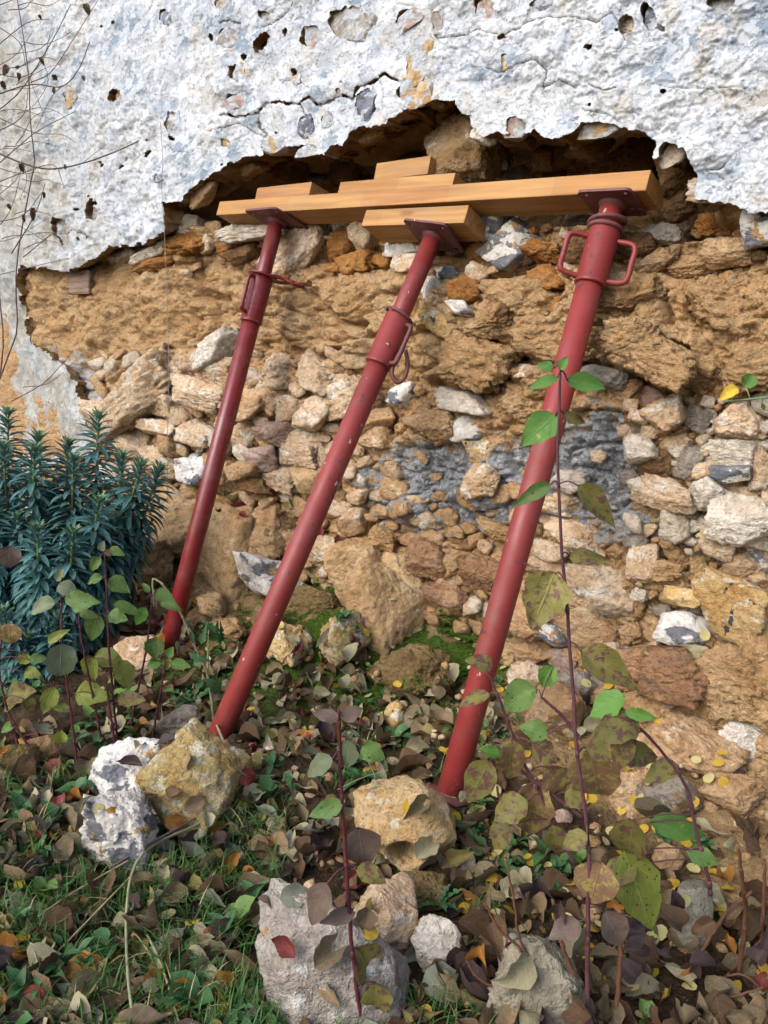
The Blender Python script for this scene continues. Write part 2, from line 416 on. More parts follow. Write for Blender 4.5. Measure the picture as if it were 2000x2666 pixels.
def broken():
    s = NT('brokenedge')
    col = s.ramp(s.noise(13, 5, 0.65), [(0.3, (0.22, 0.105, 0.035)), (0.5, (0.40, 0.24, 0.10)), (0.62, (0.55, 0.42, 0.26)), (0.75, (0.66, 0.62, 0.55))])
    col = s.mix(1.0, col, s.ramp(s.noise(90, 4, 0.7), [(0.3, 0.7), (0.6, 1.05)]), 'MULTIPLY')
    nr = s.bump(s.noise(28, 6, 0.72), 1.0, 0.03)
    M['brokenedge'] = s.fin(col, 0.95, nr, 0.15)
broken()
def timber():
    s = NT('timber'); c = s.coord('Object')
    g = s.noise(1.0, 4, 0.6, vec=s.map((3.0, 60, 60)))
    rings = s.noise(1.0, 3, 0.5, vec=s.map((0.9, 16, 16)), dist=0.5)
    xx = s.n("SeparateXYZ"); s.t.links.new(c, xx.inputs[0])
    seg = s.noise(1.0, 0, 0, vec=s.map((3.1, 0.0, 0.0)))
    piece = s.n("TexWhiteNoise", noise_dimensions='1D'); s.t.links.new(s.math('FLOOR', s.math('MULTIPLY', xx.outputs[0], 3.3)), piece.inputs['W'])
    col = s.ramp(piece.outputs['Value'], [(0.0, (0.40, 0.195, 0.062)), (0.5, (0.45, 0.245, 0.085)), (1.0, (0.42, 0.17, 0.058))])
    col = s.mix(1.0, col, s.ramp(rings, [(0.3, 0.70), (0.42, 1.0), (0.5, 0.78), (0.58, 1.02), (0.66, 0.8), (0.78, 1.06)]), 'MULTIPLY')
    col = s.mix(1.0, col, s.ramp(g, [(0.3, 0.74), (0.6, 1.06)]), 'MULTIPLY')
    kn = s.voro(1.0, vec=s.map((4.5, 13, 13)))
    col = s.mix(s.math('MULTIPLY', s.step(kn, 0.16, 0.06), 0.8), col, (0.2, 0.085, 0.03))
    col = s.mix(s.math('MULTIPLY', s.step(s.noise(6, 5, 0.7), 0.52, 0.72), 0.4), col, (0.30, 0.2, 0.11))
    M['timber'] = s.fin(col, 0.62, s.bump(g, 0.25, 0.002), 0.3)
timber()
def paint(name, base, rough, chips):
    s = NT(name)
    col = s.mix(s.step(s.noise(4, 4, 0.6), 0.4, 0.7), base, tuple(x * 1.25 for x in base))
    st = s.noise(1.0, 5, 0.65, vec=s.map((60, 60, 9)))
    col = s.mix(s.math('MULTIPLY', s.step(st, 0.55, 0.75), 0.35), col, tuple(x * 0.6 for x in base))
    col = s.mix(s.step(s.noise(38, 4, 0.6), chips, chips + 0.02), col, (0.06, 0.03, 0.035))
    col = s.mix(s.step(s.noise(46, 3, 0.6, vec=s.map((1, 1, 0.6), (0.5, 0.2, 0.9))), chips + 0.06, chips + 0.075), col, (0.5, 0.4, 0.36))
    col = s.mix(s.math('MULTIPLY', s.step(s.noise(9, 6, 0.75), 0.46, 0.68), 0.5), col, (0.19, 0.075, 0.065))
    rg = s.ramp(s.noise(12, 4), [(0.3, rough - 0.1), (0.7, rough + 0.15)])
    M[name] = s.fin(col, rg, s.bump(s.noise(45, 5, 0.6), 0.16, 0.003), 0.5)
paint('redgloss', (0.14, 0.010, 0.012), 0.30, 0.67)
paint('redmatt', (0.205, 0.025, 0.022), 0.47, 0.64)
paint('redrust', (0.11, 0.03, 0.03), 0.6, 0.62)
def simple(name, cols, scale=20, rough=0.8, spec=0.3, bump=0.3, stretch=(1, 1, 1)):
    s = NT(name); v = s.map(stretch)
    col = s.ramp(s.noise(scale, 4, 0.6, vec=v), [(0.3 + 0.4 * k / max(1, len(cols) - 1), c) for k, c in enumerate(cols)])
    M[name] = s.fin(col, rough, s.bump(s.noise(scale * 3, 5, 0.65, vec=v), bump, 0.004), spec); return M[name]
simple('oldwood', [(0.10, 0.06, 0.045), (0.22, 0.15, 0.11), (0.3, 0.22, 0.17)], 8, stretch=(1, 1, 9), bump=0.9)
simple('wire', [(0.16, 0.16, 0.16), (0.3, 0.3, 0.3)], 30, 0.5, 0.5)
simple('redstem', [(0.055, 0.012, 0.02), (0.12, 0.03, 0.04)], 30, 0.5)
simple('purplestem', [(0.07, 0.025, 0.035), (0.13, 0.055, 0.06)], 30, 0.5)
simple('greenstem', [(0.10, 0.17, 0.07), (0.2, 0.27, 0.13)], 20, 0.6)
simple('greystem', [(0.17, 0.17, 0.09), (0.3, 0.29, 0.17)], 25, 0.7)
simple('brownstem', [(0.07, 0.03, 0.018), (0.17, 0.075, 0.04)], 25, 0.7)
simple('twig', [(0.07, 0.045, 0.045), (0.16, 0.11, 0.10)], 25, 0.8)
simple('spurgestem', [(0.13, 0.21, 0.06), (0.25, 0.32, 0.10)], 25, 0.6)

def leaf(name, cols, blotch=None, bt=(0.56, 0.66), vein=None, rough=0.55, transl=0.22, spots=None, nveins=5.0, bs=38, vs=1.0):
    """cols: ramp over a soft noise; UV: u across (0..1, midrib at .5), v along"""
    s = NT(name); uv = s.n("TexCoord").outputs['UV']; sx = s.n("SeparateXYZ"); s.t.links.new(uv, sx.inputs[0])
    col = s.ramp(s.noise(24, 4, 0.6), [(0.3 + 0.4 * k / max(1, len(cols) - 1), c) for k, c in enumerate(cols)])
    au = s.math('MULTIPLY', s.math('ABSOLUTE', s.math('SUBTRACT', sx.outputs[0], 0.5)), 2.0)
    ph = s.math('SUBTRACT', s.math('MULTIPLY', sx.outputs[1], nveins), s.math('MULTIPLY', s.math('POWER', au, 1.4), 1.7))
    tri = s.math('ABSOLUTE', s.math('SUBTRACT', s.math('FRACT', ph), 0.5))
    vn = s.step(tri, 0.44, 0.5)
    mid = s.step(au, 0.07, 0.0)
    v = s.math('MAXIMUM', vn, mid)
    if blotch:
        bm = s.step(s.math('SUBTRACT', s.noise(bs, 5, 0.65), s.math('MULTIPLY', v, 0.08)), *bt); col = s.mix(bm, col, blotch)
    if spots: col = s.mix(s.step(s.voro(90), 0.2, 0.13), col, spots)
    vc = vein or tuple(min(1, x * 1.5 + 0.02) for x in cols[-1])
    col = s.mix(s.math('MULTIPLY', v, 0.45 * vs), col, vc)
    col = s.mix(1.0, col, s.ramp(s.rand(), [(0, 0.72), (1, 1.2)]), 'MULTIPLY')
    nr = s.bump(s.math('SUBTRACT', s.noise(70, 4, 0.6), s.math('MULTIPLY', v, 0.6)), 0.5, 0.004)
    M[name] = s.fin(col, rough, nr, 0.35, transl); return M[name]
leaf('l_green', [(0.07, 0.14, 0.03), (0.13, 0.22, 0.055)], blotch=(0.17, 0.22, 0.06), spots=(0.05, 0.05, 0.02))
leaf('l_bright', [(0.07, 0.19, 0.03), (0.13, 0.27, 0.05)], blotch=(0.3, 0.35, 0.05), bt=(0.64, 0.7))
leaf('l_greygreen', [(0.10, 0.14, 0.075), (0.19, 0.225, 0.12)], blotch=(0.2, 0.13, 0.11), bt=(0.6, 0.7))
leaf('l_olive', [(0.13, 0.125, 0.03), (0.22, 0.195, 0.05)], blotch=(0.12, 0.055, 0.045), bt=(0.5, 0.58), vein=(0.26, 0.24, 0.07), bs=75)
leaf('l_yellowgreen', [(0.14, 0.18, 0.03), (0.24, 0.26, 0.05)], blotch=(0.13, 0.085, 0.04), bt=(0.66, 0.7), spots=(0.06, 0.04, 0.025))
leaf('l_purple', [(0.15, 0.08, 0.05), (0.22, 0.13, 0.065)], blotch=(0.26, 0.225, 0.06), bt=(0.5, 0.57), vein=(0.25, 0.2, 0.07), bs=75)
leaf('l_purplebrown', [(0.10, 0.065, 0.055), (0.17, 0.12, 0.09)], blotch=(0.12, 0.13, 0.06), bt=(0.6, 0.68))
leaf('f_cream', [(0.282, 0.251, 0.141), (0.414, 0.378, 0.238)], blotch=(0.3, 0.22, 0.12), bt=(0.6, 0.7), rough=0.7, transl=0.12)
leaf('f_tan', [(0.164, 0.111, 0.056), (0.271, 0.193, 0.107)], blotch=(0.2, 0.11, 0.06), rough=0.75, transl=0.1)
leaf('f_brown', [(0.064, 0.036, 0.017), (0.136, 0.078, 0.038)], blotch=(0.06, 0.035, 0.025), rough=0.75, transl=0.08)
leaf('f_grey', [(0.112, 0.084, 0.044), (0.216, 0.172, 0.100)], blotch=(0.12, 0.08, 0.07), rough=0.8, transl=0.08)
leaf('f_dark', [(0.03, 0.02, 0.02), (0.07, 0.04, 0.038)], rough=0.7, transl=0.05)
leaf('f_red', [(0.13, 0.022, 0.025), (0.24, 0.05, 0.04)], blotch=(0.33, 0.15, 0.04), bt=(0.6, 0.68), rough=0.6, transl=0.15)
leaf('f_orange', [(0.26, 0.10, 0.02), (0.40, 0.19, 0.035)], blotch=(0.25, 0.08, 0.03), bt=(0.58, 0.68), rough=0.6, transl=0.15)
leaf('f_yellow', [(0.52, 0.32, 0.025), (0.62, 0.44, 0.06)], rough=0.6, transl=0.2, vs=0.3)
leaf('f_paleyellow', [(0.5, 0.45, 0.16), (0.62, 0.55, 0.26)], blotch=(0.25, 0.3, 0.12), bt=(0.62, 0.7), rough=0.6, transl=0.2, vs=0.3)
leaf('f_olive', [(0.170, 0.145, 0.043), (0.272, 0.230, 0.076)], blotch=(0.17, 0.1, 0.04), rough=0.7, transl=0.12)
leaf('f_palegreen', [(0.162, 0.178, 0.123), (0.246, 0.259, 0.178)], blotch=(0.25, 0.19, 0.14), bt=(0.62, 0.7), rough=0.7, transl=0.12)
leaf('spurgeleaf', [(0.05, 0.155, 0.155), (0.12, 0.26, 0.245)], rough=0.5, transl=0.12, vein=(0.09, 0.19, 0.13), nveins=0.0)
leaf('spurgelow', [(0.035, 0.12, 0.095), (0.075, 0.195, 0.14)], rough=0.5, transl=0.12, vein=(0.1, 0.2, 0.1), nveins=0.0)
leaf('spurgetip', [(0.15, 0.30, 0.16), (0.30, 0.46, 0.20)], rough=0.5, transl=0.2, nveins=0.0)
leaf('weed', [(0.03, 0.095, 0.028), (0.065, 0.16, 0.05)], rough=0.5, transl=0.2, vein=(0.2, 0.32, 0.18))
leaf('grassblade', [(0.04, 0.115, 0.022), (0.085, 0.19, 0.04)], rough=0.5, transl=0.25, nveins=0.0)
leaf('drygrass', [(0.3, 0.24, 0.12), (0.45, 0.37, 0.2)], rough=0.7, transl=0.1, nveins=0.0)
# ------------------------------------------------------------------ ground
def ground_z(x, y):
    x = np.asarray(x, float); y = np.asarray(y, float)
    near = np.exp(-(np.hypot(x, y + 0.6) / 2.6) ** 2)
    z = 0.02 - 0.07 * sstep(0.1, 0.9, x) * near
    z = z + 0.11 * np.exp(-(np.minimum(y, 0) / 0.17) ** 2) + 0.05 * np.exp(-((y + 0.2) / 0.3) ** 2)
    z = z + 0.035 * fbm2(x * 3.1 + 5, y * 3.1, 4, 31) + 0.018 * fbm2(x * 14, y * 14, 3, 77)
    return z
def at_ground(u, v, lift=0.0):
    r = rays(u, v); t = (0.03 - CAM[2]) / r[2]
    for _ in range(7):
        p = CAM + r * t
        t = (float(ground_z(p[0], p[1])) + lift - CAM[2]) / r[2]
    return CAM + r * t
gx = np.concatenate([[-60, -30, -15, -8, -5, -3.6, -2.8], np.arange(-2.3, 1.75, 0.0085), [1.9, 2.2, 2.7, 3.5, 5, 8, 15, 30, 60]])
gy = np.concatenate([[-60, -30, -15, -8, -5, -3.2, -2.4, -2.0], np.arange(-1.75, 0.16, 0.0085), [0.3]])
GX, GY = np.meshgrid(gx, gy)
GZ = ground_z(GX, GY)
gl = 0.012 * np.abs(fbm2(GX * 40, GY * 40, 3, 5))
GZ = GZ + gl
GU, GV = project(np.stack([GX, GY, GZ], -1))
def grid_faces(ny, nx):
    i = np.arange(ny - 1)[:, None] * nx; j = np.arange(nx - 1)[None]
    return np.stack([i + j, i + j + 1, i + nx + j + 1, i + nx + j], -1).reshape(-1, 4)
gm = 0.25 + 0.8 * np.exp(-((GU - 950) / 480) ** 2 - ((GV - 1720) / 170) ** 2) + 0.25 * np.exp(-((GU - 450) / 500) ** 2 - ((GV - 2450) / 250) ** 2)
ground_me = mesh_np("ground", np.stack([GX, GY, GZ], -1), grid_faces(len(gy), len(gx)), [M['soil']], attrs={'moss': gm.ravel(), 'bank': np.clip(1.15 * np.exp(-(np.minimum(GY, 0) / 0.34) ** 2) + 0.5 * sstep(1500, 2000, GU) * sstep(-0.9, -0.2, GY), 0, 1).ravel()})
ground = tag(link("ground", ground_me), "dark soil bank with moss at the foot of the wall", "ground", kind="structure")

# ------------------------------------------------------------------ the wall
wall = empty("rubble_wall", (0, 0, 0.05), "old earth and flint rubble wall with its white plaster broken open", "wall")
wall['kind'] = 'thing'
WLOC = np.array([0, 0, 0.05])
EDGE = [(-700, 1450), (215, 1190), (222, 1130), (200, 1060), (160, 960), (100, 915), (55, 890), (40, 780), (38, 705), (60, 692), (105, 696), (150, 702), (182, 705), (215, 690), (240, 678), (268, 662),
        (300, 645), (345, 640), (386, 632), (420, 616), (431, 594), (440, 570), (436, 530), (482, 521), (500, 494), (542, 464), (579, 446), (609, 425), (621, 410), (681, 401), (690, 388),
        (741, 386), (778, 377), (802, 395), (838, 398), (862, 380), (892, 374), (910, 337), (940, 325), (964, 334), (1000, 312), (1054, 283), (1114, 259), (1181, 262),
        (1193, 286), (1223, 298), (1229, 328), (1253, 356), (1289, 344), (1337, 347), (1392, 337), (1416, 362), (1476, 365), (1500, 343), (1518, 318), (1603, 325), (1639, 343),
        (1669, 343), (1717, 374), (1711, 412), (1747, 404), (1784, 392), (1796, 422), (1811, 458), (1805, 525), (1844, 522), (1904, 530), (1928, 548), (1964, 557), (2000, 551), (2150, 560), (2600, 590), (3700, 640), (3700, -2500), (-700, -2500)]
CAV = [(455, 560), (500, 500), (560, 465), (625, 415), (700, 392), (850, 400), (910, 345), (1010, 315), (1120, 265), (1185, 268), (1235, 340), (1300, 350), (1480, 366), (1530, 325), (1640, 345), (1720, 385),
       (1800, 420), (1812, 530), (1850, 545), (1830, 600), (1730, 605), (1600, 560), (1400, 572), (1200, 590), (960, 590), (800, 592), (680, 588), (560, 580)]
# small holes in the plaster: u, v, width, height, slant in degrees
HOLES = [(682, 112, 50, 30, -38), (632, 148, 22, 16, 20), (741, 82, 9, 20, 10), (767, 186, 11, 12, 0), (449, 362, 28, 14, 0), (394, 405, 18, 12, 0), (272, 433, 12, 9, 0), (252, 530, 22, 16, 10), (155, 203, 16, 14, 0), (428, 30, 14, 16, 0), (714, 345, 14, 16, 0),
         (1534, 125, 16, 9, 0), (1152, 196, 12, 9, 0), (1975, 182, 16, 10, 40), (215, 620, 24, 8, 0), (545, 90, 10, 16, 0), (318, 438, 8, 12, 0), (1725, 76, 40, 9, 35)]
CRACKS = [([(575, 300), (610, 303), (668, 294), (685, 270), (720, 262), (745, 270), (778, 266), (803, 250), (828, 276), (868, 255), (893, 248), (915, 256), (938, 228), (965, 222), (1000, 190), (1012, 200), (1050, 215), (1095, 222), (1110, 245)], 3.6),
          ([(672, 300), (668, 330), (690, 350), (680, 385)], 2.2), ([(780, 270), (795, 305), (770, 340), (800, 360)], 1.8), ([(1130, 95), (1195, 88), (1250, 78), (1310, 95), (1370, 62), (1430, 45), (1500, 46), (1560, 60), (1605, 42), (1625, 80), (1635, 110)], 1.5),
          ([(1265, 175), (1300, 190), (1350, 170), (1400, 160), (1425, 185), (1410, 225), (1460, 210), (1500, 230)], 1.6), ([(550, 345), (620, 320), (660, 345), (700, 360)], 1.4), ([(440, 380), (452, 395), (505, 400), (540, 372)], 1.2),
          ([(690, 75), (715, 55), (750, 20), (780, -10)], 1.8), ([(570, 58), (600, 55), (625, 62)], 2.4), ([(1540, 225), (1580, 240), (1615, 235)], 1.8), ([(265, 500), (290, 470), (315, 430), (335, 410)], 1.3), ([(1520, 290), (1580, 295), (1610, 315)], 1.2), ([(1700, 225), (1790, 235), (1900, 230), (1960, 240)], 1.0),
          ([(730, 215), (760, 205), (800, 225)], 1.3), ([(1840, 450), (1880, 440), (1900, 425)], 1.6), ([(160, 610), (200, 600), (245, 620)], 1.5)]

PST = [  # stones showing through the plaster: u, v, w, h, turn, material, how far the face sits from the plaster plane
 (948, 272, 56, 88, 10, 'flint'), (792, 328, 46, 66, 15, 'flint'), (850, 313, 34, 42, 10, 'greystone'), (912, 62, 130, 100, 20, 'greystone'), (812, 96, 64, 72, 10, 'pink'), (582, 12, 56, 44, 0, 'ochre'), (1262, 22, 62, 60, 15, 'pink'), (1060, 46, 66, 56, -20, 'pink'), (1135, 55, 30, 66, 0, 'greystone'), (1084, 160, 62, 116, 20, 'pale'),
 (1072, 242, 92, 72, 15, 'flintyellow'), (1415, 8, 80, 40, 0, 'flint'), (1697, 48, 40, 80, -12, 'flint'), (1640, 72, 50, 66, 0, 'white'), (1880, 14, 90, 44, 0, 'greystone'), (592, 372, 30, 34, 0, 'ochre'), (310, 252, 40, 40, -20, 'ochre'), (620, 192, 42, 60, 0, 'flintyellow'), (712, 374, 60, 44, 0, 'ochre'), (590, 100, 54, 60, 0, 'greystone'), (447, 315, 40, 60, 10, 'greystone'), (250, 558, 36, 50, 10, 'greystone'), (165, 600, 50, 80, -20, 'greystone'), (770, 205, 24, 26, 0, 'ochre'), (610, 265, 60, 50, 0, 'pink'), (800, 390, 60, 30, 0, 'pale'), (1345, 330, 70, 50, 10, 'pink'), (1560, 335, 110, 40, 5, 'pale'), (180, 250, 36, 66, 0, 'ochre'), (430, 45, 30, 46, 10, 'flint'), (395, 405, 24, 20, 0, 'ochre'), (1310, 98, 30, 16, -20, 'ochre'), (1316, 157, 22, 50, 10, 'flintyellow'), (690, 40, 40, 30, 0, 'ochre'), (1745, 400, 60, 56, -20, 'white'), (880, 235, 20, 20, 0, 'greystone'), (1740, 245, 26, 20, 0, 'redbrown')]
# ---- earth and mortar core: one relief surface that also forms the back of the cavity
cu = np.concatenate([[-700, -520, -400, -300, -240, -200], np.arange(-165, 2160, 4.2), [2190, 2240, 2320, 2450, 2650, 2950, 3400, 3900]])
cv = np.concatenate([[-2400, -1600, -1000, -600, -300, -100], np.arange(0, 240, 12), np.arange(240, 2340, 4.2), [2380, 2450, 2560, 2750, 3000]])
CU, CV = np.meshgrid(cu, cv)
CP = on_wall(CU, CV, 0.0)
CX, CZ = CP[..., 0], CP[..., 2]
e_sdf = poly_sdf(CU, CV, EDGE)            # negative behind the plaster
c_sdf = poly_sdf(CU, CV, CAV)
wx = CX + 0.03 * fbm2(CX * 9, CZ * 9, 3, 3); wz = CZ + 0.03 * fbm2(CX * 9, CZ * 9, 3, 4)
def zone(u, v, cx, cy, rx, ry): return np.exp(-((u - cx) / rx) ** 2 - ((v - cy) / ry) ** 2)
F1, F2, CID = worley2(wx * 6.5, wz * 10.5, 11)
crk = sstep(0.0, 0.16, F2 - F1)
F1b, F2b, CIDb = worley2(wx * 17 + 3, wz * 25, 23)
crk2 = sstep(0.0, 0.2, F2b - F1b)
leftsm = sstep(520, 380, CU) * sstep(640, 720, CV) * sstep(1000, 900, CV)      # smooth cob at the left
rel = 0.045 * fbm2(CX * 3.5, CZ * 4.5, 4, 41) + 0.014 * fbm2(CX * 15, CZ * 18, 4, 42) + 0.006 * fbm2(CX * 60, CZ * 70, 3, 43)
rel = rel + (1 - 0.8 * leftsm) * (0.020 * (1 - crk) + 0.028 * (CID - 0.5)) + (1 - 0.6 * leftsm) * 0.009 * (1 - crk2) + 0.008 * (CIDb - 0.5)
led = fbm2(CX * 4 + 9, CZ * 30, 4, 47); rel = rel + 0.003 * np.abs(led)
tf = fbm2(CX * 8 + 3, CZ * 10, 5, 48, 0.6); rel = rel - 0.008 * (sstep(0.0, 0.035, tf) + sstep(0.14, 0.175, tf) + sstep(-0.16, -0.125, tf))
tf2 = fbm2(CX * 25 + 3, CZ * 30, 4, 49, 0.6); rel = rel - 0.0045 * (sstep(0.02, 0.06, tf2) + sstep(-0.2, -0.16, tf2))
y0 = np.full(CU.shape, 0.012)
y0 = y0 + 0.035 * zone(CU, CV, 1150, 650, 700, 70)                       # set back under the beam
y0 = y0 - 0.055 * zone(CU, CV, 1650, 860, 330, 120)                      # bulging cob at the right
y0 = y0 - 0.02 * zone(CU, CV, 1300, 800, 200, 110)
y0 = y0 + 0.05 * zone(CU, CV, 1640, 1020, 330, 45)                       # shadow gap below it
y0 = y0 - 0.06 * sstep(1500, 2150, CV) - 0.05 * zone(CU, CV, 1850, 2050, 260, 260)
# hand laid cracks in the cob
EC = [([(500, 690), (515, 760), (535, 800), (545, 850), (520, 900)], 9), ([(800, 770), (850, 815), (905, 840), (960, 850)], 10), ([(870, 830), (890, 900), (830, 935), (760, 910)], 9), ([(510, 775), (580, 780), (570, 740)], 7),
      ([(1100, 860), (1200, 880), (1300, 900), (1345, 930)], 12), ([(1290, 920), (1400, 945), (1520, 945), (1620, 965), (1680, 1010), (1740, 1040)], 15), ([(1560, 850), (1680, 850), (1740, 890), (1790, 905)], 9), ([(1730, 760), (1745, 850)], 8),
      ([(1410, 740), (1470, 760), (1440, 820)], 13), ([(1130, 1000), (1230, 1005), (1290, 1020)], 12), ([(440, 905), (390, 930), (340, 960), (300, 1000)], 6), ([(1640, 1320), (1740, 1330), (1850, 1350)], 14), ([(1780, 540), (1900, 620), (2000, 640)], 12),
      ([(550, 670), (600, 690), (660, 720)], 9), ([(640, 870), (690, 930), (760, 940)], 5), ([(1200, 690), (1260, 740), (1400, 690)], 9)]
for pts, w in EC:
    dd = line_dist(CU + 9 * fbm2(CX * 30, CZ * 30, 3, 8), CV + 9 * fbm2(CX * 30, CZ * 30, 3, 9), pts)
    rel = rel + 0.05 * np.exp(-(dd / w) ** 2)
REC = 0.028 * np.clip(zone(CU, CV, 600, 1100, 360, 170) + zone(CU, CV, 1830, 1280, 300, 260) + zone(CU, CV, 1150, 645, 800, 70) + zone(CU, CV, 800, 1440, 520, 130) + 0.8 * zone(CU, CV, 1550, 1600, 330, 160), 0, 1)
Y = y0 + rel + REC
cav = sstep(22, -14, c_sdf - 22 * sstep(560, 470, CV))                       # reach up behind the broken plaster
hidden = sstep(10, -30, e_sdf) * (1 - cav)
Y = Y * (1 - hidden) + hidden * (-0.016 + 0.25 * rel)
back = 0.40 + 0.10 * fbm2(CX * 5, CZ * 7, 4, 51) + 0.05 * (CIDb - 0.5)
Y = Y * (1 - cav) + cav * back
Y = Y + 0.06 * sstep(70, 0, np.hypot(CU - 1900, (CV - 590) * 2.2)) 
outer = ((CU < -190) | (CU > 2180) | (CV < -50))
Y = np.where(outer, np.where(e_sdf < 0, -0.012, 0.012), Y)
mort = 0.85 * zone(CU, CV, 1150, 1270, 300, 160) + 0.62 * zone(CU, CV, 1560, 1170, 180, 180) + 0.45 * zone(CU, CV, 1650, 1380, 170, 90) + 0.4 * zone(CU, CV, 450, 1150, 160, 40) + 0.35 * zone(CU, CV, 1110, 920, 60, 60) + 0.3 * zone(CU, CV, 1150, 760, 90, 70) + 0.3 * zone(CU, CV, 1850, 740, 160, 90) + 0.4 * zone(CU, CV, 1850, 1480, 140, 80)
gz_here = ground_z(CX, np.full(CX.shape, -0.05))
mossm = 1.3 * sstep(0.25, 0.0, CZ - gz_here) * zone(CU, CV, 950, 1700, 420, 220) + 0.25 * zone(CU, CV, 610, 1500, 220, 130)
paintm = 0.62 * zone(CU, CV, 230, 1020, 110, 130) + 0.4 * zone(CU, CV, 120, 960, 90, 120)
Y = Y - 0.016 * np.clip(mort * 1.4, 0, 1) * np.abs(fbm2(CX * 45, CZ * 45, 3, 91)) * (1 - cav)
CPT = np.stack([CX, Y, CZ], -1)
core_me = mesh_np("earth_core", CPT - WLOC, grid_faces(len(cv), len(cu))[:, ::-1], [M['wallcore']], attrs={'mortar': mort.ravel(), 'moss': mossm.ravel(), 'paint': paintm.ravel()})
core = link("earth_core", core_me, wall)
def core_y(u, v):
    i = int(np.clip(np.searchsorted(cv, v), 0, len(cv) - 1)); j = int(np.clip(np.searchsorted(cu, u), 0, len(cu) - 1))
    return float(Y[i, j] - 0.85 * REC[i, j] * (1 - cav[i, j]))

# ---- the plaster coat
PY = -0.055
pu = np.concatenate([[-700, -520, -400, -300, -240, -200], np.arange(-165, 2160, 3.3), [2190, 2240, 2320, 2450, 2650, 2950, 3400]])
pv = np.concatenate([[-2400, -1600, -1000, -600, -350, -200, -120], np.arange(-66, 730, 3.3), np.arange(734, 1250, 5.0), [1300, 1400, 1600, 1900]])
PU, PV = np.meshgrid(pu, pv)
PP = on_wall(PU, PV, PY)
PX, PZ = PP[..., 0], PP[..., 2]
jit = 9 * fbm2(PX * 26, PZ * 26, 3, 61) + 4.5 * fbm2(PX * 95, PZ * 95, 2, 62)
s_main = poly_sdf(PU, PV, EDGE) + jit
sd = s_main.copy()
for (hu, hv, hw, hh, ang) in HOLES:
    if hw == 0: continue
    a = math.radians(ang); du = (PU - hu); dv = (PV - hv)
    q = np.hypot((du * math.cos(a) + dv * math.sin(a)) / (hw / 2), (-du * math.sin(a) + dv * math.cos(a)) / (hh / 2))
    sd = np.maximum(sd, (1 - q) * min(hw, hh) / 2 + 1.0 * jit)
for (hu, hv, hw, hh, ang, _m) in PST:                          # plaster missing where a stone shows flush with it
    a = math.radians(ang); du = (PU - hu); dv = (PV - hv)
    q = np.hypot((du * math.cos(a) + dv * math.sin(a)) / (hw * 0.43), (-du * math.sin(a) + dv * math.cos(a)) / (hh * 0.43))
    sd = np.where(np.abs(du) + np.abs(dv) < 300, np.maximum(sd, (1 - q) * min(hw, hh) * 0.43 + 0.75 * jit), sd)
hr = random.Random(21)
def win(u0, u1, v0, v1, m):
    i0, i1 = np.searchsorted(pv, [v0 - m, v1 + m]); j0, j1 = np.searchsorted(pu, [u0 - m, u1 + m]); return slice(i0, i1), slice(j0, j1)
for k in range(55):                                              # chips
    hu = hr.uniform(-100, 2100); hv = hr.uniform(-60, 640); hw = hr.uniform(5, 13); hh = hr.uniform(4, 9); W_ = win(hu, hu, hv, hv, 40)
    q = np.hypot((PU[W_] - hu) / (hw / 2), (PV[W_] - hv) / (hh / 2)); sd[W_] = np.maximum(sd[W_], (1 - q) * min(hw, hh) / 2 + 0.2 * jit[W_] * (q < 3))
for k in range(70):                                              # hairline cracks wandering over the coat
    u = hr.uniform(-100, 2100); v = hr.uniform(-60, 620); a = hr.uniform(-0.7, 0.7) + (math.pi if hr.random() < 0.5 else 0); pts = [(u, v)]
    for j in range(hr.randrange(3, 8)):
        a += hr.uniform(-0.9, 0.9); st_ = hr.uniform(8, 26); u += st_ * math.cos(a); v += 0.7 * st_ * math.sin(a); pts.append((u, v))
    CRACKS.append((pts, hr.choice([0.3, 0.4, 0.5, 0.8])))
crack_depth = np.zeros_like(sd)
for pts, w in CRACKS:
    au = np.array(pts); W_ = win(au[:, 0].min(), au[:, 0].max(), au[:, 1].min(), au[:, 1].max(), 40)
    dd = line_dist(PU[W_] + 0.6 * jit[W_], PV[W_] + 0.6 * jit[W_], pts)
    ww = w * (0.45 + 0.8 * n2(PX[W_] * 30, PZ[W_] * 30, 5))
    if w > 2: sd[W_] = np.maximum(sd[W_], ww - dd)
    crack_depth[W_] = np.maximum(crack_depth[W_], min(1, 0.3 + 0.45 * w) * np.exp(-(dd / (0.8 * w + 1.2)) ** 2))
fr = (PU < -190) | (PU > 2170) | (PV < -110)
sd = np.where(fr & (poly_sdf(PU, PV, EDGE) < -3), -20, sd)
# relief: stones telegraph through the coat, flaked layers, a rolled lip at the broken edge
G1, G2, GID = worley2(PX * 7 + 0.3 * fbm2(PX * 8, PZ * 8, 3, 70), PZ * 9 + 0.3 * fbm2(PX * 8, PZ * 8, 3, 71), 72)
flk = fbm2(PX * 11, PZ * 15, 5, 73); lay = sstep(0.02, 0.09, flk) + sstep(0.16, 0.2, flk)
flk2 = fbm2(PX * 24 + 5, PZ * 30, 4, 74); lay2 = sstep(0.1, 0.15, flk2)
yy = PY + 0.014 * fbm2(PX * 2.5, PZ * 2.5, 3, 75) - 0.004 * (0.5 - np.minimum(G1, 0.6)) * 2 + 0.005 * (GID - 0.5)
lay = sstep(0.03, 0.055, flk) + sstep(0.17, 0.19, flk) + sstep(-0.2, -0.18, flk); lay2 = sstep(0.16, 0.185, flk2)
calm = 0.35 + 0.65 * sstep(0.42, 0.6, n2(PX * 3.3, PZ * 3.3, 79))
yy = yy - calm * (0.0046 * lay + 0.0032 * lay2) + 0.0013 * fbm2(PX * 20, PZ * 20, 3, 76) + 0.0011 * fbm2(PX * 70, PZ * 70, 2, 77) * calm
yy = yy + 0.005 * crack_depth
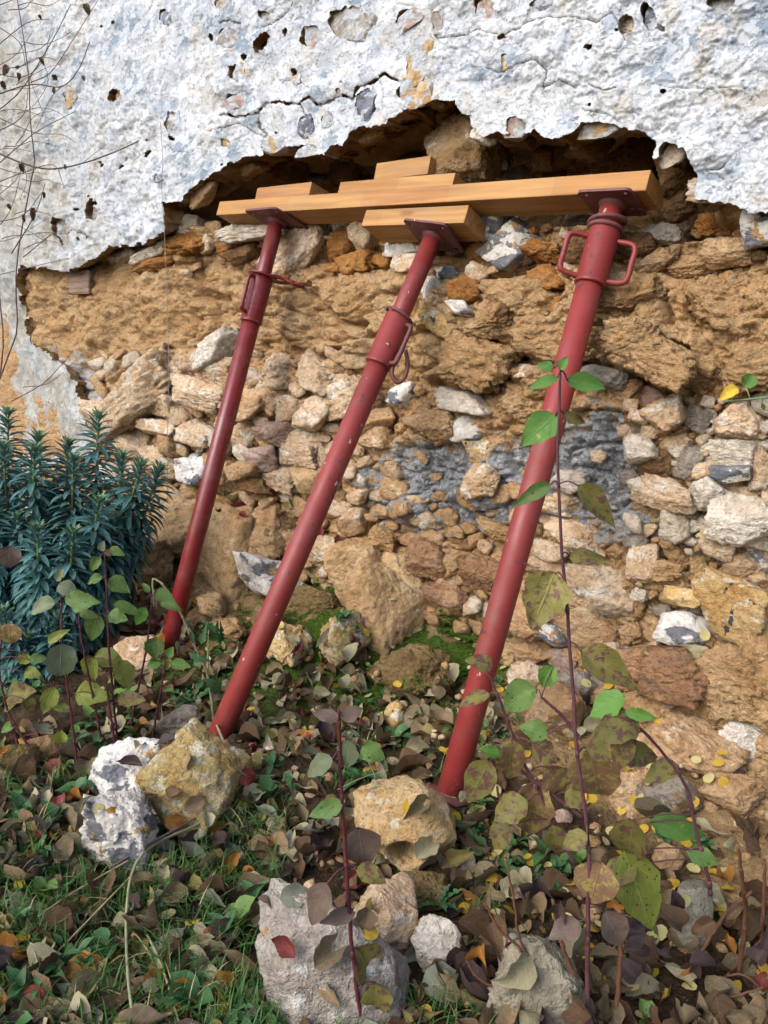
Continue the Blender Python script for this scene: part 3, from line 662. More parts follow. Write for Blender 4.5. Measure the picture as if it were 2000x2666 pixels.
lowleft = sstep(700, 800, PV) * sstep(420, 260, PU)
yy = yy + 0.045 * lowleft                                                     # thin skim low on the left
yy = np.where(fr, PY, yy)
PX2 = PX.copy(); PZ2 = PZ.copy(); PU2 = PU.copy(); PV2 = PV.copy()
du_ = np.gradient(pu)[None, :]; dv_ = np.gradient(pv)[:, None]
gu = np.gradient(sd, axis=1) / du_; gv = np.gradient(sd, axis=0) / dv_
g2 = gu * gu + gv * gv + 0.05
cell = 3.3
nearb = (np.abs(sd) < 0.75 * cell) & ~fr & (PV < 735)
PU2 = np.where(nearb, PU - np.clip(sd * gu / g2, -2.2, 2.2), PU); PV2 = np.where(nearb, PV - np.clip(sd * gv / g2, -2.2, 2.2), PV)
Q = on_wall(PU2, PV2, PY); PX2, PZ2 = Q[..., 0], Q[..., 2]
ins = sd < 0.75 * cell
pf = grid_faces(len(pv), len(pu))[:, ::-1]
keep = ins.ravel()[pf].all(1)
pf = pf[keep]
pvts = np.stack([PX2, yy, PZ2], -1).reshape(-1, 3)
# rim: boundary edges run back into the wall
ed = np.concatenate([pf[:, [0, 1]], pf[:, [1, 2]], pf[:, [2, 3]], pf[:, [3, 0]]])
key = ed[:, 0].astype(np.int64) * 10000000 + ed[:, 1]; rkey = ed[:, 1].astype(np.int64) * 10000000 + ed[:, 0]
bd = ed[~np.isin(key, rkey)]
fu = PU.ravel()[bd[:, 0]]; fv = PV.ravel()[bd[:, 0]]
okb = (fu > -190) & (fu < 2170) & (fv > -110)
bd = bd[okb]
bv = np.unique(bd)
cs = poly_sdf(PU.ravel()[bv], PV.ravel()[bv], CAV)
onmain = np.abs(s_main.ravel()[bv]) < 9
deep = np.where(onmain & (cs < 40), 0.15, np.where(onmain, 0.045, 0.04))
gg = np.stack([gu.ravel()[bv], gv.ravel()[bv]], -1); gg /= np.linalg.norm(gg, axis=1)[:, None] + 1e-6
ppm = 1.0 / (np.abs(on_wall(PU.ravel()[bv], PV.ravel()[bv] + 1, PY) - on_wall(PU.ravel()[bv], PV.ravel()[bv], PY)).max(1))
RINGS = 7
bx = pvts[bv]
m0 = -np.ones(len(pvts), np.int64); m0[bv] = len(pvts) + np.arange(len(bv))        # own vertices, so the break keeps a crisp arris
allv = [pvts, bx.copy()]; nv = len(pvts) + len(bv); prev = m0[bd]; rimf = []
for k in range(1, RINGS + 1):
    t = k / RINGS
    lump = fbm3(np.stack([bx[:, 0] * 17, np.full(len(bx), t * 3.0), bx[:, 2] * 17], -1), 3, 81)
    sh = (-0.028 * np.sin(t * math.pi) * (deep > 0.1) + 0.016 * lump * t * (deep > 0.1) + 0.05 * t * t * (deep > 0.1) - 0.012 * t)      # outwards into the gap positive
    sh = np.where(deep > 0.1, -0.02 * t + 0.034 * lump * math.sqrt(t), -0.006 * t)
    nvv = bx.copy()
    nvv[:, 0] += gg[:, 0] * sh; nvv[:, 2] -= gg[:, 1] * sh
    nvv[:, 1] = bx[:, 1] + deep * t
    allv.append(nvv)
    m2 = -np.ones(len(pvts), np.int64); m2[bv] = nv + np.arange(len(bv)); nv += len(bv)
    cur = m2[bd]
    rimf.append(np.stack([prev[:, 1], prev[:, 0], cur[:, 0], cur[:, 1]], -1)); prev = cur
rimf = np.concatenate(rimf)
shade_skim = (0.95 * sstep(330, 20, PU) * sstep(60, 700, PV + 0.5 * (300 - PU)) + 0.55 * sstep(240, 0, PU) + 0.35 * lowleft)  # vegetation's shade put into the left side's colour; last term tones the skim
shade_skim = np.clip(shade_skim, 0, 1).ravel()
nvert = sum(len(a) for a in allv)
gat = np.zeros(nvert); gat[:len(shade_skim)] = shade_skim
cat_ = np.zeros(nvert); cat_[:len(shade_skim)] = crack_depth.ravel()
used_v = np.concatenate(allv) - WLOC
faces_all = np.concatenate([pf, rimf])
midx = np.concatenate([np.zeros(len(pf), int), np.ones(len(rimf), int)])
uq, inv = np.unique(faces_all, return_inverse=True)
plaster_me = mesh_np("plaster", used_v[uq], inv.reshape(-1, 4), [M['plaster'], M['brokenedge']], midx=midx, attrs={'shade_skim': gat[uq], 'crack': cat_[uq]})
plaster_o = link("plaster", plaster_me, wall)

# ------------------------------------------------------------------ stones
_ico = {}
def ico(sub):
    if sub not in _ico:
        bm = bmesh.new(); bmesh.ops.create_icosphere(bm, subdivisions=sub, radius=1.0)
        v = np.array([x.co[:] for x in bm.verts]); f = np.array([[q.index for q in fc.verts] for fc in bm.faces]); bm.free()
        v /= np.linalg.norm(v, axis=1)[:, None]
        _ico[sub] = (v, f)
    return _ico[sub]
def rock_verts(sx, sy, sz, seed, sub=4, planes=11, sharp=38.0, rough=0.07, lump=0.10):
    """a chipped rock: smooth minimum of random cutting planes, then noise; half sizes sx, sy, sz"""
    rg = np.random.default_rng(seed); d, f = ico(sub)
    nrm = rg.normal(size=(planes, 3)); nrm /= np.linalg.norm(nrm, axis=1)[:, None]
    off = rg.uniform(0.62, 0.97, planes)
    ax = np.array([[1, 0, 0], [-1, 0, 0], [0, 1, 0], [0, -1, 0], [0, 0, 1], [0, 0, -1.0]])
    ax = ax + rg.normal(size=ax.shape) * 0.13; ax /= np.linalg.norm(ax, axis=1)[:, None]
    nrm = np.vstack([nrm, ax]); off = np.concatenate([off, rg.uniform(0.86, 0.97, 6)])
    dt = np.maximum(d @ nrm.T, 1e-3); r = off / dt
    r = np.minimum(r, 4)
    r = -np.log(np.exp(-sharp * r).sum(1)) / sharp
    p = d * r[:, None]
    o = rg.uniform(-50, 50, 3)
    q = p * np.array([1, 1, 1.8])
    rid = np.abs(fbm3(q * 2.6 + o, 3, 9, 0.6))
    r2 = 1 + lump * fbm3(p * 1.6 + o, 2, 3) - 1.5 * rough * rid + 0.9 * rough * fbm3(q * 8 + o, 3, 19, 0.6)
    p = p * r2[:, None]
    ext = (p.max(0) - p.min(0)) / 2; p = (p - (p.max(0) + p.min(0)) / 2) / ext
    return p * np.array([sx, sy, sz]), f
def wall_size(u, v, w, h):
    a = on_wall(np.array([u - w / 2, u + w / 2, u, u]), np.array([v, v, v - h / 2, v + h / 2]))
    return abs(a[1, 0] - a[0, 0]), abs(a[3, 2] - a[2, 2])
KINDS_ROUGH = {'boulder': (0.09, 0.10, 26), 'flint': (0.035, 0.12, 30), 'flintwhite': (0.06, 0.16, 22), 'flintyellow': (0.08, 0.22, 18), 'clod': (0.22, 0.22, 14), 'orangeclod': (0.22, 0.22, 13), 'mossclod': (0.16, 0.18, 13), 'brown': (0.13, 0.13, 30)}
wall_rocks = []
def wall_stone(u, v, w, h, rot, mat, seed, out=None, sub=None, Yc=None, name=None, depth=None):
    sw, sh = wall_size(u, v, w, h)
    hx, hz = sw / 2, sh / 2
    hy = depth or 0.75 * min(hx, hz) + 0.16 * max(hx, hz)
    rg, lp, shp = KINDS_ROUGH.get(mat, (0.13, 0.08, 60))
    sub = sub or (5 if w * h > 9000 else 4 if w * h > 1500 else 3)
    vts, f = rock_verts(hx, hy, hz, seed, sub, rough=rg, lump=lp, sharp=shp, planes=9)
    cy = core_y(u, v) if Yc is None else Yc
    pr = (0.55 if out is None else out) * hy
    p = on_wall(u, v, cy)
    p[1] = cy + hy - pr - 0.35 * hy
    if p[2] - 0.5 * hz < float(ground_z(p[0], -0.06)):          # tumbled out onto the bank at the wall's foot
        g = at_ground(u, v + 0.36 * h); dpt = float((g - CAM) @ FWD)
        k = dpt / float((p - CAM) @ FWD); vts = vts * k; hz *= k; hy *= k
        p = at_depth(u, v, dpt + 0.3 * hy)
    a = math.radians(rot) * 1.0
    ca, sa = math.cos(a), math.sin(a)
    x = vts[:, 0] * ca + vts[:, 2] * sa; z = -vts[:, 0] * sa + vts[:, 2] * ca
    vts = np.stack([x, vts[:, 1], z], -1)
    nm = name or ('earth_clod' if 'clod' in mat else 'stone')
    o = link(nm, mesh_np(nm, vts, f, [M[mat]]), wall)
    o.location = p - WLOC
    wall_rocks.append((vts + p, f))
    return o
# u, v, width, height, turn (degrees, positive = right side down), material
STONES = [
 (657, 605, 178, 48, 2, 'white'), (579, 642, 44, 46, 0, 'orangeclod'), (556, 545, 42, 62, 0, 'pale'), (543, 636, 26, 46, 0, 'pale'), (630, 664, 80, 42, -5, 'brown'), (556, 684, 92, 38, 0, 'ochre'),
 (781, 652, 150, 108, -38, 'pale'), (850, 591, 54, 36, 15, 'white'), (944, 618, 50, 78, 20, 'pale'), (884, 642, 84, 74, 0, 'orangeclod'), (917, 684, 92, 62, 0, 'orangeclod'), (986, 680, 78, 54, 0, 'orangeclod'),
 (1051, 643, 92, 48, 5, 'flintwhite'), (1054, 688, 90, 44, 5, 'pale'), (1189, 697, 88, 48, 8, 'brown'), (1278, 597, 84, 80, 0, 'flint'), (1335, 645, 118, 112, 35, 'flint'), (1245, 662, 56, 64, 0, 'orangeclod'), (1120, 640, 60, 50, 0, 'brown'),
 (1420, 650, 110, 70, 0, 'orangeclod'), (1500, 573, 74, 50, 0, 'greystone'), (1500, 650, 70, 70, 0, 'brown'), (1420, 720, 90, 66, 0, 'orangeclod'), (1711, 615, 110, 64, -8, 'greystone'), (1640, 640, 110, 60, 0, 'brown'), (1904, 657, 146, 72, 0, 'ochre'), (1860, 585, 100, 66, 0, 'orangeclod'), (1800, 690, 120, 60, 0, 'clod'), (1700, 690, 120, 60, -15, 'ochre'),
 (1991, 594, 96, 96, 0, 'flintwhite'), (1862, 494, 112, 66, 10, 'pale'), (1945, 610, 60, 50, 0, 'brown'),
 (480, 598, 70, 52, -20, 'white'), (500, 555, 60, 60, 0, 'orangeclod'), (470, 640, 120, 70, 0, 'orangeclod'), (400, 655, 90, 40, -10, 'white'), (320, 668, 80, 36, -5, 'white'), (395, 690, 110, 30, 0, 'orangeclod'),
 (1157, 716, 54, 42, 0, 'flint'), (1120, 752, 44, 62, 20, 'flintwhite'), (1145, 836, 86, 62, 20, 'flintyellow'), (1199, 800, 64, 34, 25, 'flintwhite'), (1211, 757, 76, 62, 0, 'orangeclod'), (1344, 790, 170, 120, 10, 'clod'), (1235, 944, 176, 124, 15, 'clod'), (1350, 1046, 140, 124, 0, 'clod'), (1270, 830, 110, 90, 0, 'clod'), (1440, 790, 60, 50, 0, 'orangeclod'), (1445, 900, 190, 90, 5, 'clod'), (1600, 760, 200, 120, 0, 'clod'), (1850, 800, 260, 170, 5, 'clod'), (1700, 930, 200, 110, 20, 'clod'), (1640, 880, 140, 90, 0, 'clod'), (1820, 960, 150, 120, 20, 'clod'), (1950, 960, 170, 110, 0, 'clod'),
 (1374, 966, 96, 34, -3, 'pale'), (1560, 980, 116, 50, 5, 'greystone'), (1627, 1016, 68, 54, 0, 'ochre'), (1048, 1028, 68, 62, 0, 'flintwhite'), (1205, 1046, 124, 48, 8, 'white'), (1126, 1118, 110, 82, -15, 'ochre'), (1205, 1118, 84, 62, 0, 'flintwhite'),
 (1696, 1034, 86, 52, 15, 'pink'), (1730, 1082, 88, 92, -10, 'pale'), (1808, 1091, 98, 68, 0, 'greystone'), (1848, 1080, 40, 38, 0, 'white'), (1935, 1090, 130, 108, 0, 'pale'), (1633, 1121, 44, 42, 0, 'pale'), (1663, 1170, 84, 72, -10, 'white'), (1560, 1188, 34, 30, 0, 'pale'), (1711, 1212, 94, 78, 0, 'brown'), (1745, 1150, 110, 64, 10, 'pale'), (1800, 1205, 86, 92, 10, 'greystone'), (1904, 1182, 156, 80, 0, 'white'), (1985, 1222, 60, 110, 0, 'pale'), (1898, 1234, 96, 44, 0, 'flint'), (1840, 1225, 60, 40, 0, 'pale'),
 (1732, 1283, 158, 84, 10, 'pale'), (1684, 1268, 84, 66, 5, 'white'), (1841, 1288, 92, 84, 5, 'white'), (1922, 1286, 128, 64, -8, 'pale'), (1687, 1326, 66, 52, 5, 'ochre'), (1759, 1370, 66, 82, 0, 'white'), (1816, 1361, 42, 38, -30, 'white'), (1940, 1352, 170, 118, 0, 'white'), (1868, 1411, 100, 72, 10, 'pale'), (1950, 1400, 130, 66, 0, 'pale'), (1669, 1462, 70, 80, 0, 'pale'), (1759, 1450, 60, 70, 0, 'clod'), (1711, 1490, 116, 56, 0, 'clod'), (1816, 1480, 52, 80, 0, 'clod'), (1928, 1473, 98, 76, 0, 'pale'), (1985, 1450, 80, 70, 0, 'flint'),
 (1482, 1254, 88, 62, 8, 'white'), (1446, 1312, 158, 68, 0, 'pale'), (1500, 1399, 158, 72, 8, 'pale'), (1440, 1435, 82, 48, 10, 'pale'), (1386, 1423, 30, 54, -20, 'ochre'), (1422, 1478, 150, 48, 5, 'pale'), (1560, 1550, 182, 150, 10, 'pale'), (1530, 1636, 150, 104, 0, 'ochre'), (1386, 1610, 126, 94, 10, 'ochre'), (1440, 1654, 66, 46, 20, 'flint'), (1265, 1490, 90, 104, 0, 'redbrown'), (1115, 1453, 100, 88, 0, 'redbrown'), (1175, 1471, 66, 64, 0, 'clod'), (1036, 1507, 116, 116, 0, 'boulder'), (1157, 1562, 96, 64, 0, 'redbrown'), (1150, 1670, 100, 80, 0, 'mossclod'), (1066, 1745, 160, 120, 0, 'mossclod'),
 (1904, 1576, 200, 140, 15, 'flintyellow'), (1778, 1642, 136, 88, 15, 'flintwhite'), (1771, 1556, 96, 46, 0, 'flintyellow'), (1753, 1757, 160, 114, -10, 'redbrown'), (1663, 1732, 90, 94, 0, 'redbrown'), (1392, 1706, 86, 74, -20, 'ochre'), (1464, 1724, 76, 86, 20, 'pink'), (1362, 1762, 84, 66, -20, 'pale'), (1506, 1792, 96, 106, 30, 'greystone'), (1452, 1860, 140, 120, -10, 'ochre'), (1639, 1650, 56, 56, 0, 'clod'), (1657, 1588, 46, 54, 0, 'clod'), (1663, 1548, 40, 32, 0, 'white'), (1946, 1924, 130, 84, 25, 'white'), (1800, 1950, 200, 124, 30, 'ochre'), (1741, 2072, 136, 96, 20, 'greystone'), (1650, 2066, 80, 110, 0, 'ochre'), (1907, 2070, 130, 96, 0, 'ochre'), (1930, 1780, 190, 170, 0, 'clod'), (1830, 1840, 150, 110, 20, 'clod'), (1990, 1700, 120, 130, 0, 'clod'),
 (362, 1036, 196, 132, -22, 'pale'), (430, 1024, 68, 104, 8, 'pale'), (458, 956, 54, 44, 20, 'pale'), (506, 944, 60, 50, -10, 'pale'), (561, 914, 90, 66, -20, 'white'), (573, 966, 98, 82, 10, 'pale'), (518, 1024, 108, 72, 12, 'pale'), (735, 962, 98, 106, 0, 'pale'), (822, 986, 98, 94, 12, 'pale'), (687, 1034, 84, 58, 15, 'ochre'), (754, 1064, 96, 62, -12, 'pale'), (820, 1078, 86, 72, -25, 'pale'), (904, 1036, 78, 104, 0, 'pale'), (645, 1064, 76, 50, -10, 'ochre'), (633, 1130, 80, 74, 0, 'pale'), (717, 1130, 94, 64, -5, 'pink'), (796, 1144, 96, 66, 10, 'pale'), (512, 1126, 92, 54, 10, 'pale'), (410, 1112, 94, 38, 0, 'pale'), (368, 1133, 50, 28, 15, 'pale'), (338, 1157, 88, 54, 8, 'pale'), (458, 1078, 74, 58, 25, 'pale'), (440, 1162, 44, 54, 0, 'ochre'), (416, 1198, 86, 62, 10, 'pale'), (506, 1222, 76, 72, -10, 'flintwhite'), (681, 1192, 80, 62, 0, 'pink'), (772, 1187, 116, 64, 0, 'pale'), (844, 1205, 54, 80, 10, 'pale'), (585, 1230, 84, 92, 10, 'ochre'), (633, 1227, 64, 54, 0, 'ochre'), (970, 1096, 90, 56, -10, 'ochre'), (960, 1020, 60, 70, 0, 'pale'), (600, 1030, 60, 60, 0, 'pale'), (250, 1070, 90, 50, 0, 'pale'), (300, 1110, 80, 50, 0, 'white'), (655, 930, 60, 40, 0, 'pale'), (640, 985, 70, 60, 10, 'pale'),
 (595, 1290, 78, 60, 0, 'flintyellow'), (663, 1262, 70, 50, 10, 'brown'), (735, 1238, 86, 74, 0, 'pale'), (806, 1250, 80, 70, 0, 'ochre'), (464, 1363, 138, 146, 0, 'boulder'), (591, 1423, 160, 192, 5, 'boulder'), (705, 1381, 76, 124, -5, 'ochre'), (766, 1423, 86, 86, 0, 'ochre'), (850, 1431, 104, 82, 5, 'pale'), (922, 1359, 70, 60, -20, 'pale'), (711, 1507, 138, 120, 8, 'flintwhite'), (362, 1445, 130, 116, 0, 'boulder'), (555, 1580, 54, 50, 0, 'ochre'), (940, 1473, 128, 122, -15, 'boulder'), (1005, 1590, 116, 210, 0, 'boulder'), (760, 1678, 74, 104, 15, 'flintyellow'), (886, 1660, 86, 112, 10, 'yellowrock'), (600, 1640, 60, 50, 0, 'clod'), (690, 1610, 60, 70, 10, 'mossclod'), (820, 1560, 90, 70, 0, 'mossclod'),
 (985, 1140, 80, 60, 0, 'ochre'), (1250, 1170, 60, 80, 0, 'flintyellow'), (1250, 1255, 90, 90, -10, 'pale'), (1020, 1220, 60, 60, 0, 'pale'), (930, 1290, 50, 40, 0, 'pale'), (1110, 1350, 70, 50, 0, 'pale'), (1290, 1380, 90, 50, 5, 'clod'), (1200, 1420, 60, 40, 0, 'brown'), (990, 1400, 90, 70, 0, 'clod'),
]
HANG = [ # in the cavity, hanging from its roof or lying at its back: u, v, w, h, turn, material, y of the centre
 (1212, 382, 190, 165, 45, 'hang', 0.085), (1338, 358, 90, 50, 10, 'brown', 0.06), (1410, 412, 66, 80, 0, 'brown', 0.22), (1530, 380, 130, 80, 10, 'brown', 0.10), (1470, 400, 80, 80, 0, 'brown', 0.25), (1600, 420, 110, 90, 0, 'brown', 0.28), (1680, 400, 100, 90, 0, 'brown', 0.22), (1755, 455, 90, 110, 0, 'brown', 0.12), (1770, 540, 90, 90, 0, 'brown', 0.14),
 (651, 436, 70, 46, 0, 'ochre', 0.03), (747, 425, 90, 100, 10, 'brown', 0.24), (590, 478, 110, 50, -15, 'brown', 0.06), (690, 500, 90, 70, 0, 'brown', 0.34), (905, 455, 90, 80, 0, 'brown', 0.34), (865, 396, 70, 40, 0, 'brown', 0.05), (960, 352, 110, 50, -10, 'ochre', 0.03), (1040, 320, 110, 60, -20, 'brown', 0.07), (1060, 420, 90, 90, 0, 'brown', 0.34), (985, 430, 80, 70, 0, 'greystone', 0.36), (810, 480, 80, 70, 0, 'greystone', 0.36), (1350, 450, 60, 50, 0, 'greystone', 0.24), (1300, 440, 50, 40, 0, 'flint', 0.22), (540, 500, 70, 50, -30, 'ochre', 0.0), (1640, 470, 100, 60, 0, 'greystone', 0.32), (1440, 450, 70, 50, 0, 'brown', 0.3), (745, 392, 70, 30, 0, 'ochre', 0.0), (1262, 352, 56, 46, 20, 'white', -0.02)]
sd_i = 100
for (u, v, w, h, r, m) in STONES:
    sd_i += 1; wall_stone(u, v, w * 1.2, h * 1.2, r, m, sd_i, out=0.28 if 'clod' in m else 0.5)
WS = {'ochre': 'washedochre', 'greystone': 'washedgrey', 'pink': 'washedpink', 'pale': 'washedochre', 'flint': 'washedflint', 'flintyellow': 'washedochre', 'redbrown': 'washedpink'}
for (u, v, w, h, r, m) in PST:
    sd_i += 1; sw, sh = wall_size(u, v, w, h); hx, hz = sw / 2 * 1.12, sh / 2 * 1.12; hy = 0.6 * max(hx, hz)
    vts, f = rock_verts(hx, hy, hz, sd_i, 5 if w * h > 3500 else 4, rough=0.05, lump=0.08)
    a = math.radians(r); x = vts[:, 0] * math.cos(a) + vts[:, 2] * math.sin(a); z = -vts[:, 0] * math.sin(a) + vts[:, 2] * math.cos(a)
    face = -0.30 * hy + 0.010 * fbm2(x * 22 + sd_i, z * 22, 4, 7) + 0.05 * x * math.sin(sd_i) + 0.05 * z * math.cos(sd_i)     # weathered flush with the coat
    vts = np.stack([x, np.maximum(vts[:, 1], face), z], -1)
    o = link("stone", mesh_np("stone", vts, f, [M[WS.get(m, m)]]), wall); p = on_wall(u, v, PY); p[1] = PY + 0.30 * hy + 0.004
    o.location = p - WLOC
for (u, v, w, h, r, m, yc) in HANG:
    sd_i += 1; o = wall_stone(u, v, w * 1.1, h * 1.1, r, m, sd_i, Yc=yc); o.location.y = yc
# small stones filling the joints
placed = [(s[0], s[1], max(s[2], s[3]) * 0.42) for s in STONES]
FILL = [((250, 920, 950, 1270), 170, (40, 84), ['pale', 'pale', 'ochre', 'pale', 'white']), ((250, 920, 950, 1270), 130, (18, 40), ['pale', 'ochre', 'clod']), ((930, 980, 1420, 1440), 12, (16, 46), ['pale', 'clod', 'clod', 'clod', 'ochre']), ((1640, 1040, 2010, 1560), 110, (40, 90), ['pale', 'white', 'ochre', 'pale', 'greystone']), ((1650, 1040, 2000, 1560), 80, (18, 44), ['pale', 'white', 'ochre', 'clod']), ((450, 590, 1990, 720), 90, (30, 66), ['orangeclod', 'brown', 'pale', 'ochre']), ((400, 1270, 1500, 1640), 110, (34, 80), ['ochre', 'clod', 'ochre', 'pale']), ((1480, 1560, 2000, 2150), 110, (30, 90), ['clod', 'ochre', 'pale', 'greystone'])]
fill_mb = {}
nfill = 0
for (x0, y0_, x1, y1), n, (a, b), ms in FILL:
    tries = 0; got = 0
    while got < n and tries < n * 14:
        tries += 1
        u = random.uniform(x0, x1); v = random.uniform(y0_, y1); w = random.uniform(a, b); h = w * random.uniform(0.55, 0.95)
        if any((u - q[0]) ** 2 + (v - q[1]) ** 2 < (q[2] * 0.92 + 0.30 * w) ** 2 for q in placed): continue
        placed.append((u, v, w * 0.45)); got += 1; nfill += 1
        m = random.choice(ms)
        sw, sh = wall_size(u, v, w, h); hx, hz = sw / 2, sh / 2; hy = 0.8 * min(hx, hz)
        vts, f = rock_verts(hx, hy, hz, 5000 + nfill, 3, rough=0.09, lump=0.1, planes=8, sharp=60)
        aa = random.uniform(-0.5, 0.5); ca, sa = math.cos(aa), math.sin(aa)
        vts = np.stack([vts[:, 0] * ca + vts[:, 2] * sa, vts[:, 1], -vts[:, 0] * sa + vts[:, 2] * ca], -1)
        cy = core_y(u, v); p = on_wall(u, v, cy); p[1] = cy + 0.1 * hy
        fill_mb.setdefault(m, MB()).add(vts + p, f)
        wall_rocks.append((vts + p, f))
for m, mb in fill_mb.items():
    o = link("small_stones", mb.mesh("small_stones", M[m], offset=WLOC), wall); o['kind'] = 'stuff'
# grey timber stub left in the cob
def box_mesh(name, sx, sy, sz, mat, bevel=0.003, seg=2, jitter=0.0, seed=1):
    bm = bmesh.new(); bmesh.ops.create_cube(bm, size=1.0)
    for q in bm.verts: q.co = Vector((q.co.x * sx, q.co.y * sy, q.co.z * sz))
    bmesh.ops.bevel(bm, geom=list(bm.edges), offset=bevel, segments=seg, affect='EDGES', profile=0.7)
    rg = random.Random(seed)
    if jitter:
        for q in bm.verts: q.co += Vector([rg.uniform(-jitter, jitter) for _ in range(3)])
    me = bpy.data.meshes.new(name); bm.to_mesh(me); bm.free(); me.materials.append(mat)
    return me
sw, sh = wall_size(205, 735, 46, 62)
stub = link("timber_stub", box_mesh("timber_stub", sw, 0.09, sh, M['oldwood'], 0.008, 2, 0.004), wall)
p = on_wall(205, 735, -0.02); p[1] = 0.022; stub.location = p - WLOC; stub.rotation_euler = (0, 0.05, 0.1)
# ------------------------------------------------------------------ timbers
def basis(xd, nd):
    x = Vector(xd).normalized(); n = Vector(nd); z = (n - x * n.dot(x)).normalized(); y = z.cross(x)
    return Matrix((x, y, z)).transposed()
TIMBERS = []
def timber_piece(name, label, uvL, uvR, YL, YR, hgt, dep, roll, ends=(0, 0), seed=1):
    """uvL/uvR: where the lower front arris starts and ends; the piece rolls back by roll degrees about that arris"""
    a = on_wall(*uvL, YL); b = on_wall(*uvR, YR)
    L = float(np.linalg.norm(b - a)); xd = Vector((b - a) / L)
    nd = Vector((0, 1, 0)); nd = (nd - xd * nd.dot(xd)).normalized(); up = xd.cross(nd)
    if up.z < 0: up = -up
    r = math.radians(roll); back = nd * math.cos(r) - up * math.sin(r); u2 = up * math.cos(r) + nd * math.sin(r)
    me = box_mesh(name, L, dep, hgt, M['timber'], 0.0022, 2, 0.0004, seed)
    o = link(name, me)
    R = Matrix((xd, back, u2)).transposed()
    c = Vector(a) + xd * (L / 2) + back * (dep / 2) + u2 * (hgt / 2)
    o.matrix_world = Matrix.Translation(c) @ R.to_4x4()
    tag(o, label, "timber")
    TIMBERS.append((o, R, L, dep, hgt))
    return o
ROLL = 17
beam = timber_piece("timber_beam", "long planed softwood beam spanning the broken opening on the three red props", (563, 560), (1681, 496), -0.075, -0.075, 0.047, 0.095, ROLL, seed=3)
timber_piece("timber_block", "short timber block lying under the long beam on the middle prop", (941, 588), (1207, 580), -0.09, -0.09, 0.048, 0.10, 20, seed=5)
timber_piece("timber_packer", "longer timber packer lying on top of the long beam below the short offcut", (878, 508), (1176, 488), -0.03, -0.03, 0.040, 0.09, ROLL, seed=7)
timber_piece("timber_offcut", "topmost short timber offcut wedged under the stone in the opening", (973, 470), (1113, 453), -0.015, -0.015, 0.050, 0.085, ROLL - 4, seed=9)
timber_piece("timber_packer", "wedge shaped timber packer on top of the beam at its far end", (662, 527), (803, 514), -0.03, -0.045, 0.048, 0.085, ROLL - 3, seed=11)

# ------------------------------------------------------------------ steel props
def ring_path(c, x, y, pts, n):
    return spline([c + x * a + y * b for a, b in pts], n)
def steel_prop(label, base, top, r_out, r_in, f_collar0, f_collar1, r_col, plate, plate_up, plate_roll, mats, sleeve_over=True, hooks=()):
    base = np.asarray(base, float); top = np.asarray(top, float)
    ax = top - base; L = float(np.linalg.norm(ax)); ax /= L
    root = empty("steel_prop", tuple(base), label, "prop", "red steel props under the beam")
    m_out, m_in, m_col, m_plate = mats
    X, Yv, _ = frame_of(ax)
    # local frame: z along the prop
    Rm = np.stack([X, Yv, ax], 1)
    made = {}
    def put(name, mb, mat):
        parent = made['collar'] if name in ('handle', 'collar_ring', 'thread_coil', 'pin_loop') else root      # what is fixed to the collar is its sub-part
        made[name] = link(name, mb.mesh(name, mat), parent); return made[name]
    root.rotation_euler = Matrix(Rm.tolist()).to_euler()
    z1, z0 = f_collar1 * L, f_collar0 * L
    e3 = np.array([0, 0, 1.0]); o3 = np.zeros(3)
    put("outer_tube", lathe(MB(), [(0, 0), (r_out - 0.002, 0), (r_out, 0.002), (r_out, z0 + 0.01), (r_out - 0.004, z0 + 0.012), (r_out - 0.004, z0 - 0.02)], o3, e3), m_out)
    put("inner_tube", lathe(MB(), [(r_in - 0.004, z0 - 0.03), (r_in, z0 - 0.03), (r_in, L - 0.005), (0, L - 0.005)], o3, e3), m_in)
    col = lathe(MB(), [(r_out - 0.001, z0), (r_col, z0), (r_col + 0.0018, z0 + 0.002), (r_col + 0.0018, z0 + 0.006), (r_col, z0 + 0.008), (r_col, z1 - 0.002), (r_col - 0.0015, z1), (r_in + 0.0015, z1), (r_in + 0.001, z1 - 0.004)], o3, e3)
    put("collar", col, m_col)
    # base plate, mostly in the soil
    put("base_plate", MB().add(*box_arr(0.11, 0.11, 0.006, (0, 0, -0.003))), m_plate)
    pl_n = Vector(Rm.T @ np.asarray(plate_up, float)).normalized()
    q = pl_n.to_track_quat('Z', 'X').to_matrix() @ Matrix.Rotation(math.radians(plate_roll), 3, 'Z')
    me = plate_mesh(plate, 0.006, m_plate)
    pl = link("head_plate", me, root); pl.matrix_local = Matrix.Translation(Vector((0, 0, L))) @ q.to_4x4()
    tagc = link("weld_bead", lathe(MB(), [(r_in, L - 0.014), (r_in + 0.005, L - 0.008), (r_in + 0.007, L - 0.002), (r_in, L)], o3, e3).mesh("weld_bead", m_plate), root)
    return root, L, Rm, z0, z1, put
def box_arr(sx, sy, sz, c):
    s = np.array([[x, y, z] for x in (-.5, .5) for y in (-.5, .5) for z in (-.5, .5)]) * [sx, sy, sz] + np.asarray(c)
    return s, np.array([[0, 1, 3, 2], [4, 6, 7, 5], [0, 4, 5, 1], [2, 3, 7, 6], [0, 2, 6, 4], [1, 5, 7, 3]])
